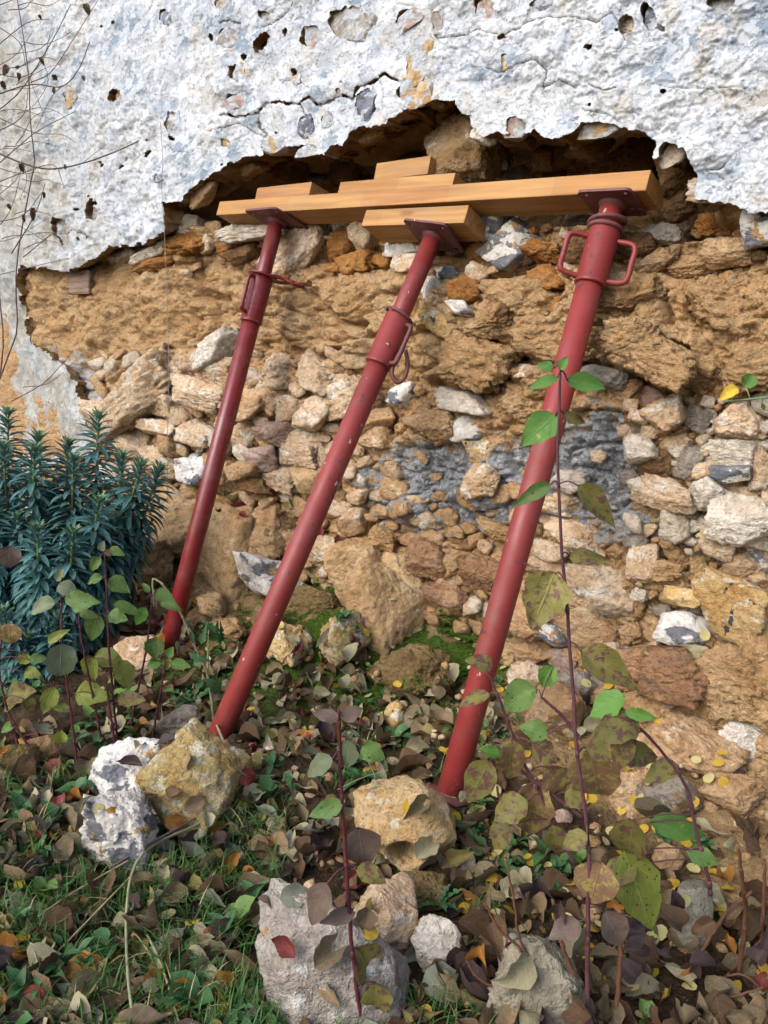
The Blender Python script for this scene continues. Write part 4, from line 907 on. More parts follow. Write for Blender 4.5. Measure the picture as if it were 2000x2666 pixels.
def plate_mesh(size, th, mat):
    """square head plate with rounded corners and four bolt holes"""
    bm = bmesh.new(); n = 6; h = size / 2; r = size * 0.09; outer = []
    for cx, cy, a0 in ((h - r, h - r, 0), (-h + r, h - r, 90), (-h + r, -h + r, 180), (h - r, -h + r, 270)):
        for k in range(n):
            a = math.radians(a0 + 90 * k / (n - 1)); outer.append((cx + r * math.cos(a), cy + r * math.sin(a)))
    holes = []
    hr = size * 0.045
    for sx in (-1, 1):
        for sy in (-1, 1):
            holes.append([(sx * h * 0.74 + hr * math.cos(a), sy * h * 0.74 + hr * math.sin(a)) for a in np.linspace(0, 2 * math.pi, 10, endpoint=False)])
    edges = []
    for loop in [outer] + holes:
        vs = [bm.verts.new((x, y, th / 2)) for x, y in loop]
        for k in range(len(vs)): edges.append(bm.edges.new((vs[k], vs[(k + 1) % len(vs)])))
    bmesh.ops.triangle_fill(bm, use_beauty=True, use_dissolve=False, edges=edges)
    ex = bmesh.ops.extrude_face_region(bm, geom=list(bm.faces))
    for g in ex['geom']:
        if isinstance(g, bmesh.types.BMVert): g.co.z -= th
    bmesh.ops.recalc_face_normals(bm, faces=list(bm.faces))
    me = bpy.data.meshes.new("head_plate"); bm.to_mesh(me); bm.free(); me.materials.append(mat)
    return me
def seat(uv_top, piece, frac=0.42):
    """point on the underside of a timber piece seen at uv_top"""
    o, R, L, dep, hgt = piece
    n = np.array(R.col[2]); c = np.array(o.matrix_world.translation) - n * (hgt / 2)
    r = rays(*uv_top); t = ((c - CAM) @ n) / (r @ n)
    P = CAM + r * t; bk = np.array(R.col[1]); cc = np.array(o.matrix_world.translation)
    P = P + bk * ((cc - P) @ bk + (frac - 0.5) * dep)            # keep the seat at a set depth under the timber
    return P, n
def to_base(uv, lift=0.0):
    return at_ground(*uv, lift)

def f_at(base, top, v):
    """fraction of the prop's length at which it is seen at height v"""
    fs = np.linspace(0, 1, 400); P = base[None] + (top - base)[None] * fs[:, None]; return float(fs[int(np.argmin(np.abs(project(P)[1] - v)))])
# far prop (glossy, thin)
top, n = seat((722, 566), TIMBERS[0]); top = top - n * 0.007
base = to_base((436, 1690))
r1, L, Rm, z0, z1, put = steel_prop("glossy dark red steel prop farthest along the beam beside the blue-green shrub", base, top, 0.0292, 0.0242, f_at(base, top, 842), f_at(base, top, 722), 0.0345, 0.155, n, 40, (M['redgloss'], M['redgloss'], M['redgloss'], M['redrust']))
def local_cam(Rm, base, z):
    """unit vectors across the prop: towards the viewer's right and towards the viewer, in the prop's frame"""
    p = base + Rm @ np.array([0, 0, z]); toc = Rm.T @ (CAM - p); toc[2] = 0; toc /= np.linalg.norm(toc)
    rt = np.cross(np.array([0, 0, 1.0]), toc)
    return rt, toc
e3 = np.array([0, 0, 1.0])
rt, tc = local_cam(Rm, base, z1)
def torus(mb, c, ax, R, r, seg=36, a0=0, a1=2 * math.pi):
    x, y, d = frame_of(np.asarray(ax, float)); n = seg
    a = np.linspace(a0, a1, n)
    return tube(mb, np.asarray(c) + R * (np.cos(a)[:, None] * x + np.sin(a)[:, None] * y), r, 8, cap=abs(a1 - a0) < 6.2)
put("collar_ring", lathe(MB(), [(0.030, z1 + 0.001), (0.047, z1 + 0.001), (0.048, z1 + 0.004), (0.047, z1 + 0.007), (0.026, z1 + 0.008)], np.zeros(3), e3), M['redgloss'])
zz = z1 + 0.006
put("handle", tube(MB(), spline([rt * 0.02 + tc * 0.03 + e3 * zz, rt * 0.06 + tc * 0.02 + e3 * (zz + 0.006), rt * 0.105 + tc * 0.03 + e3 * (zz - 0.004), rt * 0.130 + tc * 0.0 + e3 * (zz + 0.004), rt * 0.105 - tc * 0.03 + e3 * (zz + 0.016), rt * 0.06 - tc * 0.018 + e3 * zz, rt * 0.02 - tc * 0.02 + e3 * zz], 40), 0.0058, 10), M['redgloss'])
lf = -rt * 0.75 + tc * 0.66
def bail(z_a, z_b, rr, out, dirv, rad, mat, name="handle", n=34):
    """D shaped bar welded to the collar, lying along it"""
    pts = [dirv * (rr - 0.004) + e3 * z_a, dirv * (rr + out * 0.75) + e3 * (z_a + (z_b - z_a) * 0.03), dirv * (rr + out) + e3 * (z_a + (z_b - z_a) * 0.16), dirv * (rr + out) + e3 * (z_a + (z_b - z_a) * 0.5), dirv * (rr + out) + e3 * (z_a + (z_b - z_a) * 0.84), dirv * (rr + out * 0.75) + e3 * (z_a + (z_b - z_a) * 0.97), dirv * (rr - 0.004) + e3 * z_b]
    return put(name, tube(MB(), spline(pts, n), rad, 10), mat)
bail(z0 + 0.026, z1 - 0.010, 0.0345, 0.020, lf, 0.0062, M['redgloss'])

# middle prop (weathered)
top, n2_ = seat((1152, 620), TIMBERS[1])
base2 = to_base((562, 1935))
axm = (top - base2) / np.linalg.norm(top - base2)
pn = axm
top = top - n2_ * 0.012
r2, L, Rm, z0, z1, put = steel_prop("weathered red steel prop in the middle with a scuffed collar and chipped base", base2, top, 0.0302, 0.0255, f_at(base2, top, 950), f_at(base2, top, 826), 0.0365, 0.135, pn, 38, (M['redmatt'], M['redmatt'], M['redmatt'], M['redrust']))
rt, tc = local_cam(Rm, base2, z1)
put("collar_ring", torus(MB(), e3 * (z1 + 0.003), e3 + 0.18 * rt, 0.0385, 0.0042), M['redrust'])
dirv = (rt * 0.72 + tc * 0.69)
bail(z0 + 0.012, z1 - 0.018, 0.0365, 0.019, dirv, 0.0062, M['redrust'])
c0 = rt * 0.050 + tc * 0.02 + e3 * (z0 + 0.062)
put("pin_loop", tube(MB(), spline([c0, c0 + rt * 0.018 - e3 * 0.03, c0 + rt * 0.026 - e3 * 0.068, c0 + rt * 0.012 - e3 * 0.088, c0 - rt * 0.010 - e3 * 0.070, c0 - rt * 0.014 - e3 * 0.035, c0 - rt * 0.012 - e3 * 0.005], 34), 0.0056, 10), M['redrust'])

# near prop (large, with two bail handles)
top, n3_ = seat((1606, 532), TIMBERS[0], 0.36); top = top - n3_ * 0.007
base3 = to_base((1172, 2062))
r3, L, Rm, z0, z1, put = steel_prop("thick matt red steel prop nearest the viewer with two square side handles", base3, top, 0.0302, 0.0252, f_at(base3, top, 742), f_at(base3, top, 600), 0.0355, 0.125, n3_, 22, (M['redmatt'], M['redmatt'], M['redmatt'], M['redrust']))
rt, tc = local_cam(Rm, base3, z1)
put("collar_ring", lathe(MB(), [(0.030, z1 - 0.001), (0.0395, z1 + 0.000), (0.041, z1 + 0.004), (0.0395, z1 + 0.009), (0.028, z1 + 0.012)], np.zeros(3), e3), M['redrust'])
hl = [e3 * (z1 + 0.010 + 0.020 * t) + 0.0385 * (math.cos(a) * rt + math.sin(a) * tc) for t, a in zip(np.linspace(0, 1, 40), np.linspace(math.pi * 1.15, -0.35, 40))]
put("thread_coil", tube(MB(), np.array(hl), 0.0058, 10), M['redrust'])
for sgn in (-1, 1):
    dv = rt * sgn * 0.98 + tc * 0.2
    bail(z0 + 0.012, z1 - 0.022, 0.0355, 0.042, dv, 0.0066, M['redmatt'], n=44)
# ------------------------------------------------------------------ loose rocks on the ground
ground_rocks = []
def sil_rock(sil, label, mat, seed, sub=5, rough=0.09, lump=0.08, thick=0.8, dents=(), sink=0.12, name="loose_rock", grp=None):
    """rock whose outline, seen from the front, is the convex polygon sil; stands on the ground below it"""
    S = np.asarray(sil, float); u0, u1 = S[:, 0].min(), S[:, 0].max(); v0, v1 = S[:, 1].min(), S[:, 1].max()
    uc, vc = (u0 + u1) / 2, (v0 + v1) / 2
    g = at_ground(uc, v1 - 0.10 * (v1 - v0)); dp = float((g - CAM) @ FWD)
    hx = (u1 - u0) / 2 * dp / FPX; hz = (v1 - v0) / 2 * dp / FPX; hy = thick * min(hx, hz)
    dp2 = dp + hy * 0.25; hx *= dp2 / dp; hz *= dp2 / dp
    rg = np.random.default_rng(seed); d, f = ico(sub)
    q = np.stack([(S[:, 0] - uc) / ((u1 - u0) / 2), -(S[:, 1] - vc) / ((v1 - v0) / 2)], -1)
    N, D = [], []
    m = len(q); area = 0.5 * np.sum(q[:, 0] * np.roll(q[:, 1], -1) - np.roll(q[:, 0], -1) * q[:, 1])
    for k in range(m):
        a, b = q[k], q[(k + 1) % m]; e = b - a; n = np.array([e[1], -e[0]]) * (1 if area > 0 else -1); n /= np.linalg.norm(n)
        n3_ = np.array([n[0], rg.uniform(-0.25, 0.25), n[1]]); nn = np.linalg.norm(n3_); N.append(n3_ / nn); D.append(max(0.25, n @ a) / nn)
    for k in range(9):
        n = rg.normal(size=3); n[1] = -abs(n[1]) - 0.5 if k < 7 else abs(n[1]) + 0.5; n /= np.linalg.norm(n); N.append(n); D.append(rg.uniform(0.72, 0.95))
    N = np.array(N); D = np.array(D)
    dt = np.maximum(d @ N.T, 1e-3); r = np.minimum(D / dt, 4); r = -np.log(np.exp(-40 * r).sum(1)) / 40
    p = d * r[:, None]; o = rg.uniform(-50, 50, 3)
    p = p * (1 + lump * fbm3(p * 1.6 + o, 2, 3) - 1.2 * rough * np.abs(fbm3(p * 2.6 + o, 3, 9, 0.6)) + 0.8 * rough * fbm3(p * 9 + o, 3, 19, 0.6))[:, None]
    for (du, dv, rr, dep) in dents:
        x = (du - uc) / ((u1 - u0) / 2); z = -(dv - vc) / ((v1 - v0) / 2); R = rr / ((u1 - u0) / 2)
        w = np.exp(-(((p[:, 0] - x) ** 2 + (p[:, 2] - z) ** 2) / R ** 2) ** 1.5) * (p[:, 1] < 0)
        p[:, 1] += dep * w
    loc = p * np.array([hx, hy, hz])
    c = at_depth(uc, vc, dp2)
    w3 = loc[:, :1] * RIGHT + loc[:, 1:2] * FWD + loc[:, 2:3] * UPV
    zb = float((c + w3)[:, 2].min()); c0 = np.array([c[0], c[1], zb])
    o_ = link(name, mesh_np(name, w3 + (c - c0), f, [M[mat]])); o_.location = c0
    tag(o_, label, "rock", grp)
    ground_rocks.append((w3 + c, f))
    return o_
def blob(u, v, w, h, n=9, seed=0):
    rg = random.Random(seed); return [(u + w / 2 * math.cos(a) * rg.uniform(0.85, 1.1), v + h / 2 * math.sin(a) * rg.uniform(0.85, 1.1)) for a in [2 * math.pi * k / n for k in range(n)]]
sil_rock([(482, 1893), (543, 1927), (633, 1999), (603, 2089), (561, 2150), (434, 2189), (386, 2156), (350, 2101), (353, 2041), (410, 1957)], "big pointed yellow rock in front of the middle prop's base", 'yellowrock', 801, rough=0.12)
sil_rock([(350, 1915), (425, 1930), (420, 2029), (370, 2100), (275, 2105), (222, 2050), (250, 1965)], "white and dark grey flint rock leaning against the big yellow rock", 'flintwhite', 802, rough=0.12)
sil_rock([(235, 2075), (350, 2078), (395, 2150), (395, 2225), (310, 2262), (238, 2242), (220, 2160)], "jagged white and grey flint lump below the white flint rock", 'flintwhite', 803, rough=0.18, lump=0.2)
sil_rock([(940, 2060), (1010, 2040), (1100, 2038), (1150, 2070), (1180, 2130), (1195, 2190), (1175, 2260), (1130, 2290), (1060, 2275), (1000, 2235), (940, 2180), (913, 2120)], "rounded tan rock with a dark hole beside the near prop's base", 'skullrock', 804, dents=[(1052, 2200, 34, 1.1), (1000, 2200, 30, 0.15)], thick=0.85)
sil_rock([(655, 2440), (690, 2375), (770, 2345), (890, 2355), (985, 2415), (1040, 2500), (1050, 2640), (900, 2700), (770, 2690), (690, 2590)], "largest pinkish grey stone block at the bottom of the picture", 'pinkblock', 805, rough=0.08, thick=0.42)
sil_rock([(915, 2300), (1000, 2320), (1090, 2370), (1085, 2440), (1030, 2520), (960, 2480), (900, 2370)], "cream coloured stone wedged against the pinkish block", 'pale', 806)
sil_rock([(1070, 2440), (1110, 2385), (1170, 2385), (1200, 2420), (1195, 2480), (1130, 2540), (1090, 2490)], "small white angular stone beside the pinkish block", 'white', 807)
sil_rock([(1262, 2640), (1310, 2500), (1350, 2445), (1405, 2450), (1500, 2545), (1560, 2680), (1480, 2740), (1300, 2730)], "flat greyish slab half hidden by the dried brown stems", 'greyslab', 808, thick=0.4, rough=0.17, lump=0.2)
sil_rock([(1728, 2340), (1760, 2310), (1840, 2308), (1857, 2350), (1840, 2420), (1810, 2490), (1770, 2450), (1740, 2400)], "smooth tan upright stone among the dark brown stems", 'greyslab', 809, rough=0.04)
sil_rock([(295, 1682), (335, 1655), (400, 1655), (425, 1700), (420, 1755), (390, 1770), (330, 1735)], "pale cream stone beside the far prop's base", 'pale', 810)
sil_rock([(52, 1935), (130, 1910), (160, 1950), (172, 1985), (110, 1995), (75, 1975)], "flat brown stone among the red stems", 'ochre', 811)
sil_rock([(390, 1895), (470, 1838), (515, 1830), (525, 1872), (430, 1920)], "long grey stone lying behind the big yellow rock", 'greystone', 812)
sil_rock(blob(45, 1985, 110, 110, 9, 3), "mossy grey stone beside the flat brown stone", 'mossclod', 813)
sil_rock(blob(1075, 2335, 200, 100, 10, 4), "mossy stone underneath the rounded tan rock", 'mossclod', 814)
sil_rock(blob(1218, 2252, 46, 56, 8, 5), "small cream stone among the toothed green leaves", 'pale', 815, sub=4)
sil_rock(blob(1466, 2128, 52, 36, 8, 6), "small pale pink stone under the big spotted leaf", 'pink', 816, sub=4)
sil_rock(blob(1742, 2235, 90, 70, 8, 7), "brown stone in front of the wall's foot near the green leaf pair", 'ochre', 817, sub=4)
sil_rock(blob(1033, 1862, 70, 76, 8, 8), "small white and ochre flint on the mossy bank", 'flintyellow', 818, sub=4)

# small pebbles and crumbs of fallen earth on the bank, too many to count
peb = {}
for k in range(620):
    if k < 430: u = random.uniform(380, 2050); v = random.uniform(1560, 2250)
    else: u = random.uniform(-200, 2200); v = random.uniform(1900, 2750)
    g = at_ground(u, v)
    if g[1] > -0.02: continue
    r = random.uniform(0.004, 0.014) * (1.4 if random.random() < 0.15 else 1)
    vts, f = rock_verts(r, r * random.uniform(0.6, 1), r * random.uniform(0.5, 0.9), 9000 + k, 2, planes=7)
    a = random.uniform(0, 6.28); vts = np.stack([vts[:, 0] * math.cos(a) - vts[:, 1] * math.sin(a), vts[:, 0] * math.sin(a) + vts[:, 1] * math.cos(a), vts[:, 2]], -1)
    peb.setdefault(random.choice(['clod', 'pale', 'ochre', 'clod', 'brown']), MB()).add(vts + g + [0, 0, r * 0.25], f)
PEBN = {'clod': 'crumbs of ochre earth fallen from the wall', 'pale': 'scattered cream pebbles along the bank', 'ochre': 'scattered ochre pebbles along the bank', 'brown': 'scattered brown pebbles along the bank'}
for m, mb in peb.items():
    tag(link("pebbles", mb.mesh("pebbles", M[m])), PEBN[m], "pebbles", kind="stuff")

# surfaces that leaves can come to rest on
bv, bt, nb = [], [], 0
def add_bvh(V, F):
    global nb
    bv.append(V); F = np.asarray(F)
    if F.shape[1] == 4: F = np.concatenate([F[:, [0, 1, 2]], F[:, [0, 2, 3]]])
    bt.append(F + nb); nb += len(V)
add_bvh(np.stack([GX, GY, GZ], -1).reshape(-1, 3), grid_faces(len(gy), len(gx)))
NG0 = sum(len(q) for q in bt)
for V, F in ground_rocks: add_bvh(V, F)
NG1 = sum(len(q) for q in bt)
for V, F in wall_rocks:
    if V[:, 2].mean() < 0.55: add_bvh(V, F)
st = 3
add_bvh(CPT[::st, ::st].reshape(-1, 3), grid_faces(len(cv[::st]), len(cu[::st]))[:, ::-1])
SURF = BVHTree.FromPolygons(np.concatenate(bv).tolist(), np.concatenate(bt).tolist(), all_triangles=True)
def hit(u, v):
    r = rays(u, v); r = r / np.linalg.norm(r)
    loc, nrm, idx, dist = SURF.ray_cast(Vector(CAM), Vector(r))
    if loc is None: return None, None
    if nrm.dot(Vector(r)) > 0: nrm = -nrm
    hit.rock = NG0 <= idx < NG1
    return loc, nrm
# ------------------------------------------------------------------ leaves
def leaf_geo(L, W, kind='ovate', curl=0.2, fold=0.15, twist=0.0, wav=0.03, seed=0, ns=9, na=4, side=0.0):
    """x across, y along, z up; returns verts, quads, uv"""
    rg = np.random.default_rng(seed)
    t = np.linspace(0, 1, ns + 1); s = np.linspace(-1, 1, na + 1)
    if kind == 'ovate': w = np.sin(np.pi * t ** 0.78) ** 0.85 * (1 - 0.25 * t) ; w = w / w.max()
    elif kind == 'acum': w = np.sin(np.pi * t ** 0.62) ** 0.9 * (1 - 0.45 * t ** 2); w = w / w.max()
    elif kind == 'round': w = np.sqrt(np.clip(1 - (2 * t - 1) ** 2, 0, 1)) ** 0.9
    elif kind == 'lance': w = np.sin(np.pi * t ** 0.9) ** 0.7 * (0.75 + 0.25 * t); w = w / w.max()
    elif kind == 'blade': w = (1 - t) ** 0.6
    else:
        w = (0.25 + 0.75 * np.abs(np.sin(np.pi * t * 4.5))) * np.sin(np.pi * np.clip(t, 0.02, 1) ** 1.3) ** 0.6 * (0.5 + 0.7 * t)
        w = w / w.max()
    T, S = np.meshgrid(t, s, indexing='ij'); Wt = w[:, None] * W / 2
    ph = rg.uniform(0, 6.28, 4)
    x = S * Wt + side * L * T ** 2
    x = x * (1 + wav * 1.6 * np.sin(T * 1.9 * ns + ph[2]) * np.abs(S))
    ang = curl * 2.2 * T ** 1.3
    y = L * np.where(curl == 0, T, np.sin(np.clip(ang, -3, 3)) / np.where(np.abs(ang) < 1e-6, 1, ang) * T) if abs(curl) > 1e-6 else L * T
    z = -L * T * (1 - np.cos(ang)) / np.where(np.abs(ang) < 1e-6, 1, ang) if abs(curl) > 1e-6 else 0 * T
    z = z + np.abs(S) ** 1.3 * Wt * fold * 2 + wav * W * (np.sin(T * 9 + ph[0] + S * 1.5) * np.abs(S) + 0.5 * np.sin(T * 13 + ph[1] - S * 3) * np.abs(S) ** 2)
    if twist:
        a = twist * T; x, z = x * np.cos(a) - z * np.sin(a), x * np.sin(a) + z * np.cos(a)
    V = np.stack([x, y, z], -1).reshape(-1, 3)
    uv = np.stack([(S + 1) / 2, T], -1).reshape(-1, 2)
    return V, grid_faces(ns + 1, na + 1)[:, ::-1], uv
def leaf_mesh(name, mat, **kw):
    V, F, uv = leaf_geo(**kw)
    return mesh_np(name, V, F, [mat], uv=uv)
class LB:
    """many leaves joined in one mesh"""
    def __init__(s): s.v = []; s.f = []; s.uv = []; s.n = 0; s.m = []
    def add(s, V, F, uv, mi=0):
        s.v.append(V); s.f.append(F + s.n); s.uv.append(uv); s.n += len(V); s.m.append(np.full(len(F), mi))
    def mesh(s, name, mats, offset=None):
        v = np.concatenate(s.v)
        if offset is not None: v = v - np.asarray(offset)
        return mesh_np(name, v, np.concatenate(s.f), mats, midx=np.concatenate(s.m), uv=np.concatenate(s.uv))
def orient(axis, normal):
    """matrix with y along the leaf and z along its upper face"""
    y = Vector(axis).normalized(); n = Vector(normal); x = y.cross(n)
    if x.length < 1e-4: x = y.cross(Vector((0.3, 0.5, 0.8)))
    x.normalize(); z = x.cross(y)
    return Matrix((x, y, z)).transposed()
UP = np.array([0, 0, 1.0])
class Plant:
    def __init__(s, name, label, cat, hd, base_uv=None, group=None, stem_mat='redstem'):
        s.hd = hd; s.stems = []; s.mb = MB(); s.mat = stem_mat; s.n = 0
        p = at_dist(*base_uv, hd) if base_uv else np.zeros(3)
        s.loc = p; s.root = empty(name, tuple(p), label, cat, group)
        s.rg = random.Random(len(label) * 7 + int(hd * 100))
    def stem(s, pts, r0, r1, mat=None, dh=(0, 0), seg=7, n=30):
        q = np.array([at_dist(u, v, s.hd + dh[0] + (dh[1] - dh[0]) * k / max(1, len(pts) - 1)) for k, (u, v) in enumerate(pts)])
        c = spline(q, n); s.stems.append(c)
        c = c + 0.0007 * np.stack([np.sin(np.arange(n) * 1.7), np.cos(np.arange(n) * 2.3), np.zeros(n)], -1)
        mb = MB(); tube(mb, c, np.linspace(r0, r1, n), seg)
        if r0 > 0.003 and len(pts) > 3:                      # swollen nodes where leaf pairs sit
            for q_ in range(4, n - 2, 5):
                t_ = c[min(n - 1, q_ + 1)] - c[q_ - 1]; t_ /= np.linalg.norm(t_); rr = r0 + (r1 - r0) * q_ / n
                tube(mb, [c[q_] - t_ * 0.006, c[q_] - t_ * 0.001, c[q_] + t_ * 0.002, c[q_] + t_ * 0.007], [rr * 0.95, rr * 1.18, rr * 1.22, rr * 0.95], seg)
        link("stem", mb.mesh("stem", M[mat or s.mat], offset=s.loc), s.root)
        return c
    def leaf(s, cu_, cv_, ln, wd, ang, mat, kind='ovate', dh=0.0, face=0.75, petiole=True, curl=None, tip_dh=None, fold=None):
        a = math.radians(ang); rg = s.rg; s.n += 1
        hu, hv = math.cos(a) * ln / 2, math.sin(a) * ln / 2
        d0 = s.hd + dh + rg.uniform(-0.02, 0.02)
        scale = d0 / FPX
        td = tip_dh if tip_dh is not None else rg.uniform(-0.35, 0.15) * ln * scale
        B = at_dist(cu_ - hu, cv_ - hv, d0); T = at_dist(cu_ + hu, cv_ + hv, d0 + td)
        ax = T - B; L = float(np.linalg.norm(ax)); toc = CAM - (B + T) / 2; toc /= np.linalg.norm(toc)
        n = face * toc + (1 - face) * UP + 0.22 * np.array([rg.uniform(-1, 1) for _ in range(3)])
        me = leaf_mesh("leaf", M[mat], L=L * 1.04, W=wd * scale * 1.05, kind=kind, curl=rg.uniform(0.05, 0.32) if curl is None else curl, fold=rg.uniform(0.05, 0.3) if fold is None else fold, wav=rg.uniform(0.02, 0.06), seed=s.n + int(cu_), ns=11, na=6)
        o = link("leaf", me, s.root)
        lm = Matrix.Translation(Vector(B - s.loc)) @ orient(ax, n).to_4x4(); o.matrix_local = lm
        if petiole and s.stems:
            C = np.concatenate(s.stems); dd = np.linalg.norm(C - B, axis=1) + 0.35 * np.maximum(0, (C[:, 2] - B[2])) + 0.25 * np.maximum(0, B[2] - C[:, 2]); k = int(np.argmin(dd))
            if 0.004 < np.linalg.norm(C[k] - B) < 0.12:
                mid = (C[k] + B) / 2 + UP * 0.004; mb = MB(); iv = lm.inverted()
                tube(mb, spline([np.array(iv @ Vector(q_ - s.loc)) for q_ in (C[k], mid, B + ax * 0.03)], 8), 0.0011, 5)
                link("petiole", mb.mesh("petiole", M[s.mat]), o)
        return o
def gdist(u, v): return hdist(at_ground(u, v))

# young dogwood shoots in front of the blue-green shrub
def shoot_plant(label, stems, leaves, base, grp="young dogwood shoots", mat='redstem', r=(0.0034, 0.0020), name="dogwood_shoot", hd=None, k=1.0):
    pl = Plant(name, label, "shrub", hd or gdist(*base), base, grp, mat)
    for st_ in stems: pl.stem(st_, *r)
    for lf_ in leaves: pl.leaf(lf_[0], lf_[1], lf_[2] * k, lf_[3] * k, *lf_[4:])
    return pl
shoot_plant("dogwood shoot with the big round grey-green leaf, in front of the blue-green shrub", [[(203, 2003), (190, 1900), (177, 1798), (163, 1675), (160, 1590), (159, 1509)]],
  [(177, 1532, 54, 44, 20, 'l_greygreen'), (108, 1580, 78, 50, 165, 'l_greygreen'), (212, 1562, 88, 46, 8, 'l_green'), (159, 1718, 86, 76, 92, 'l_greygreen', 'round'), (154, 1497, 34, 22, -60, 'l_greygreen'), (150, 1655, 62, 26, -35, 'l_yellowgreen'), (127, 1823, 78, 46, 112, 'l_yellowgreen'), (160, 1840, 50, 30, 20, 'l_yellowgreen')], (203, 2003))
shoot_plant("tallest dogwood shoot beside the blue-green shrub, topped by a small tan leaf", [[(307, 1938), (298, 1850), (284, 1690), (279, 1560), (273, 1440)]],
  [(246, 1469, 50, 30, 130, 'l_green'), (282, 1440, 22, 18, 40, 'f_tan'), (266, 1422, 26, 22, -80, 'l_greygreen'), (304, 1436, 42, 26, 20, 'l_green'), (309, 1525, 66, 46, 30, 'l_green'), (246, 1510, 46, 30, 165, 'l_green'), (244, 1635, 80, 52, 110, 'l_green'), (307, 1606, 52, 40, 20, 'l_green'), (333, 1584, 80, 30, 22, 'l_green'), (284, 1718, 82, 60, 8, 'l_yellowgreen'), (325, 1756, 80, 56, 70, 'l_yellowgreen')], (307, 1938))
shoot_plant("dogwood shoot with yellowing spotted leaves between the two taller shoots", [[(268, 1950), (250, 1850), (231, 1762), (212, 1660), (203, 1588)], [(300, 1938), (285, 1840), (275, 1760)]],
  [(235, 1747, 74, 66, 110, 'l_yellowgreen'), (240, 1809, 84, 64, 8, 'l_yellowgreen'), (342, 1821, 74, 44, 0, 'l_olive'), (215, 1575, 60, 34, -20, 'l_green'), (230, 1600, 60, 26, 10, 'l_green')], (268, 1950))
shoot_plant("dogwood shoot just in front of the far prop's base", [[(338, 1908), (358, 1800), (376, 1718), (388, 1640), (396, 1560)]],
  [(403, 1689, 62, 52, 100, 'l_green'), (401, 1728, 44, 32, 165, 'l_bright'), (365, 1606, 58, 34, 120, 'l_bright'), (430, 1555, 58, 40, 35, 'l_green'), (446, 1577, 58, 26, 15, 'l_green'), (380, 1530, 30, 18, -120, 'l_green')], (338, 1908))
shoot_plant("short dogwood shoot with a brown dead leaf beside the big yellow rock", [[(396, 1924), (409, 1852), (422, 1780), (430, 1722)]],
  [(443, 1698, 28, 26, -60, 'l_bright'), (436, 1727, 30, 28, 90, 'l_yellowgreen'), (470, 1731, 52, 32, 5, 'l_green'), (416, 1821, 38, 40, 90, 'f_brown'), (400, 1830, 26, 18, 170, 'f_yellow')], (396, 1924))
shoot_plant("dogwood shoot with brown spotted leaves at the picture's edge under the blue-green shrub", [[(112, 2008), (60, 1920), (22, 1856), (8, 1800), (-2, 1740), (5, 1640)], [(50, 1950), (30, 1880), (22, 1856)]],
  [(54, 1808, 78, 66, -15, 'l_olive'), (22, 1841, 42, 34, 160, 'l_yellowgreen'), (24, 1653, 62, 66, 90, 'l_purple'), (24, 1452, 64, 62, 95, 'l_purplebrown'), (85, 1754, 44, 36, 10, 'l_yellowgreen'), (60, 1718, 44, 32, 130, 'l_yellowgreen'), (99, 1715, 48, 28, -5, 'l_green'), (155, 1924, 46, 42, 100, 'l_yellowgreen'), (20, 1895, 50, 30, 160, 'l_green'), (75, 1840, 50, 40, 60, 'l_olive')], (112, 2008))
# in the middle foreground
shoot_plant("dogwood shoot with large purplish leaves in front of the pinkish block", [[(945, 2690), (938, 2640), (916, 2457), (901, 2234), (889, 2065), (883, 1884), (884, 1850)]],
  [(850, 1863, 66, 40, 195, 'l_purplebrown'), (916, 1857, 60, 44, -25, 'l_purplebrown'), (907, 1963, 76, 64, 100, 'l_greygreen'), (971, 1960, 70, 56, 25, 'l_green'), (826, 1996, 92, 60, 155, 'l_greygreen'), (850, 2107, 96, 50, 158, 'l_green'), (943, 2210, 116, 112, 80, 'l_purplebrown'), (829, 2355, 124, 80, 112, 'l_purplebrown'), (958, 2518, 120, 112, 60, 'l_olive'), (880, 2388, 96, 46, 165, 'l_purplebrown'), (968, 2276, 86, 60, 20, 'l_olive'), (985, 2600, 90, 90, 80, 'l_olive')], (945, 2690), r=(0.0036, 0.0022))
# tall one in front of the near prop
R = shoot_plant("tallest slender dogwood in front of the near prop with bright green leaves on top", [[(1530, 2720), (1530, 2500), (1531, 2373), (1533, 2222), (1524, 2119), (1500, 1930), (1487, 1720), (1468, 1490), (1456, 1310), (1453, 1130), (1461, 965)]],
  [(1420, 953, 44, 28, 195, 'l_bright'), (1467, 945, 40, 26, -60, 'l_bright'), (1416, 993, 78, 30, 165, 'l_bright'), (1527, 998, 106, 50, 8, 'l_bright'), (1404, 1118, 118, 78, 140, 'l_bright'), (1496, 1090, 66, 30, 25, 'l_olive'), (1380, 1290, 124, 40, 152, 'l_green', 'acum'), (1555, 1318, 150, 66, 48, 'l_olive', 'acum'), (1540, 1453, 120, 42, 5, 'l_olive', 'acum'), (1416, 1562, 158, 120, 112, 'l_olive'), (1591, 1745, 190, 92, 32, 'l_olive', 'acum'), (1552, 2029, 180, 138, 78, 'l_purple'), (1549, 2306, 130, 124, 105, 'l_purple'), (1495, 2190, 80, 56, 150, 'l_olive'), (1600, 2420, 110, 84, 60, 'l_purplebrown'), (1470, 2420, 90, 66, 150, 'l_purplebrown'), (1560, 1960, 80, 60, 20, 'l_olive')], (1530, 2720), r=(0.0036, 0.0016), mat='purplestem')
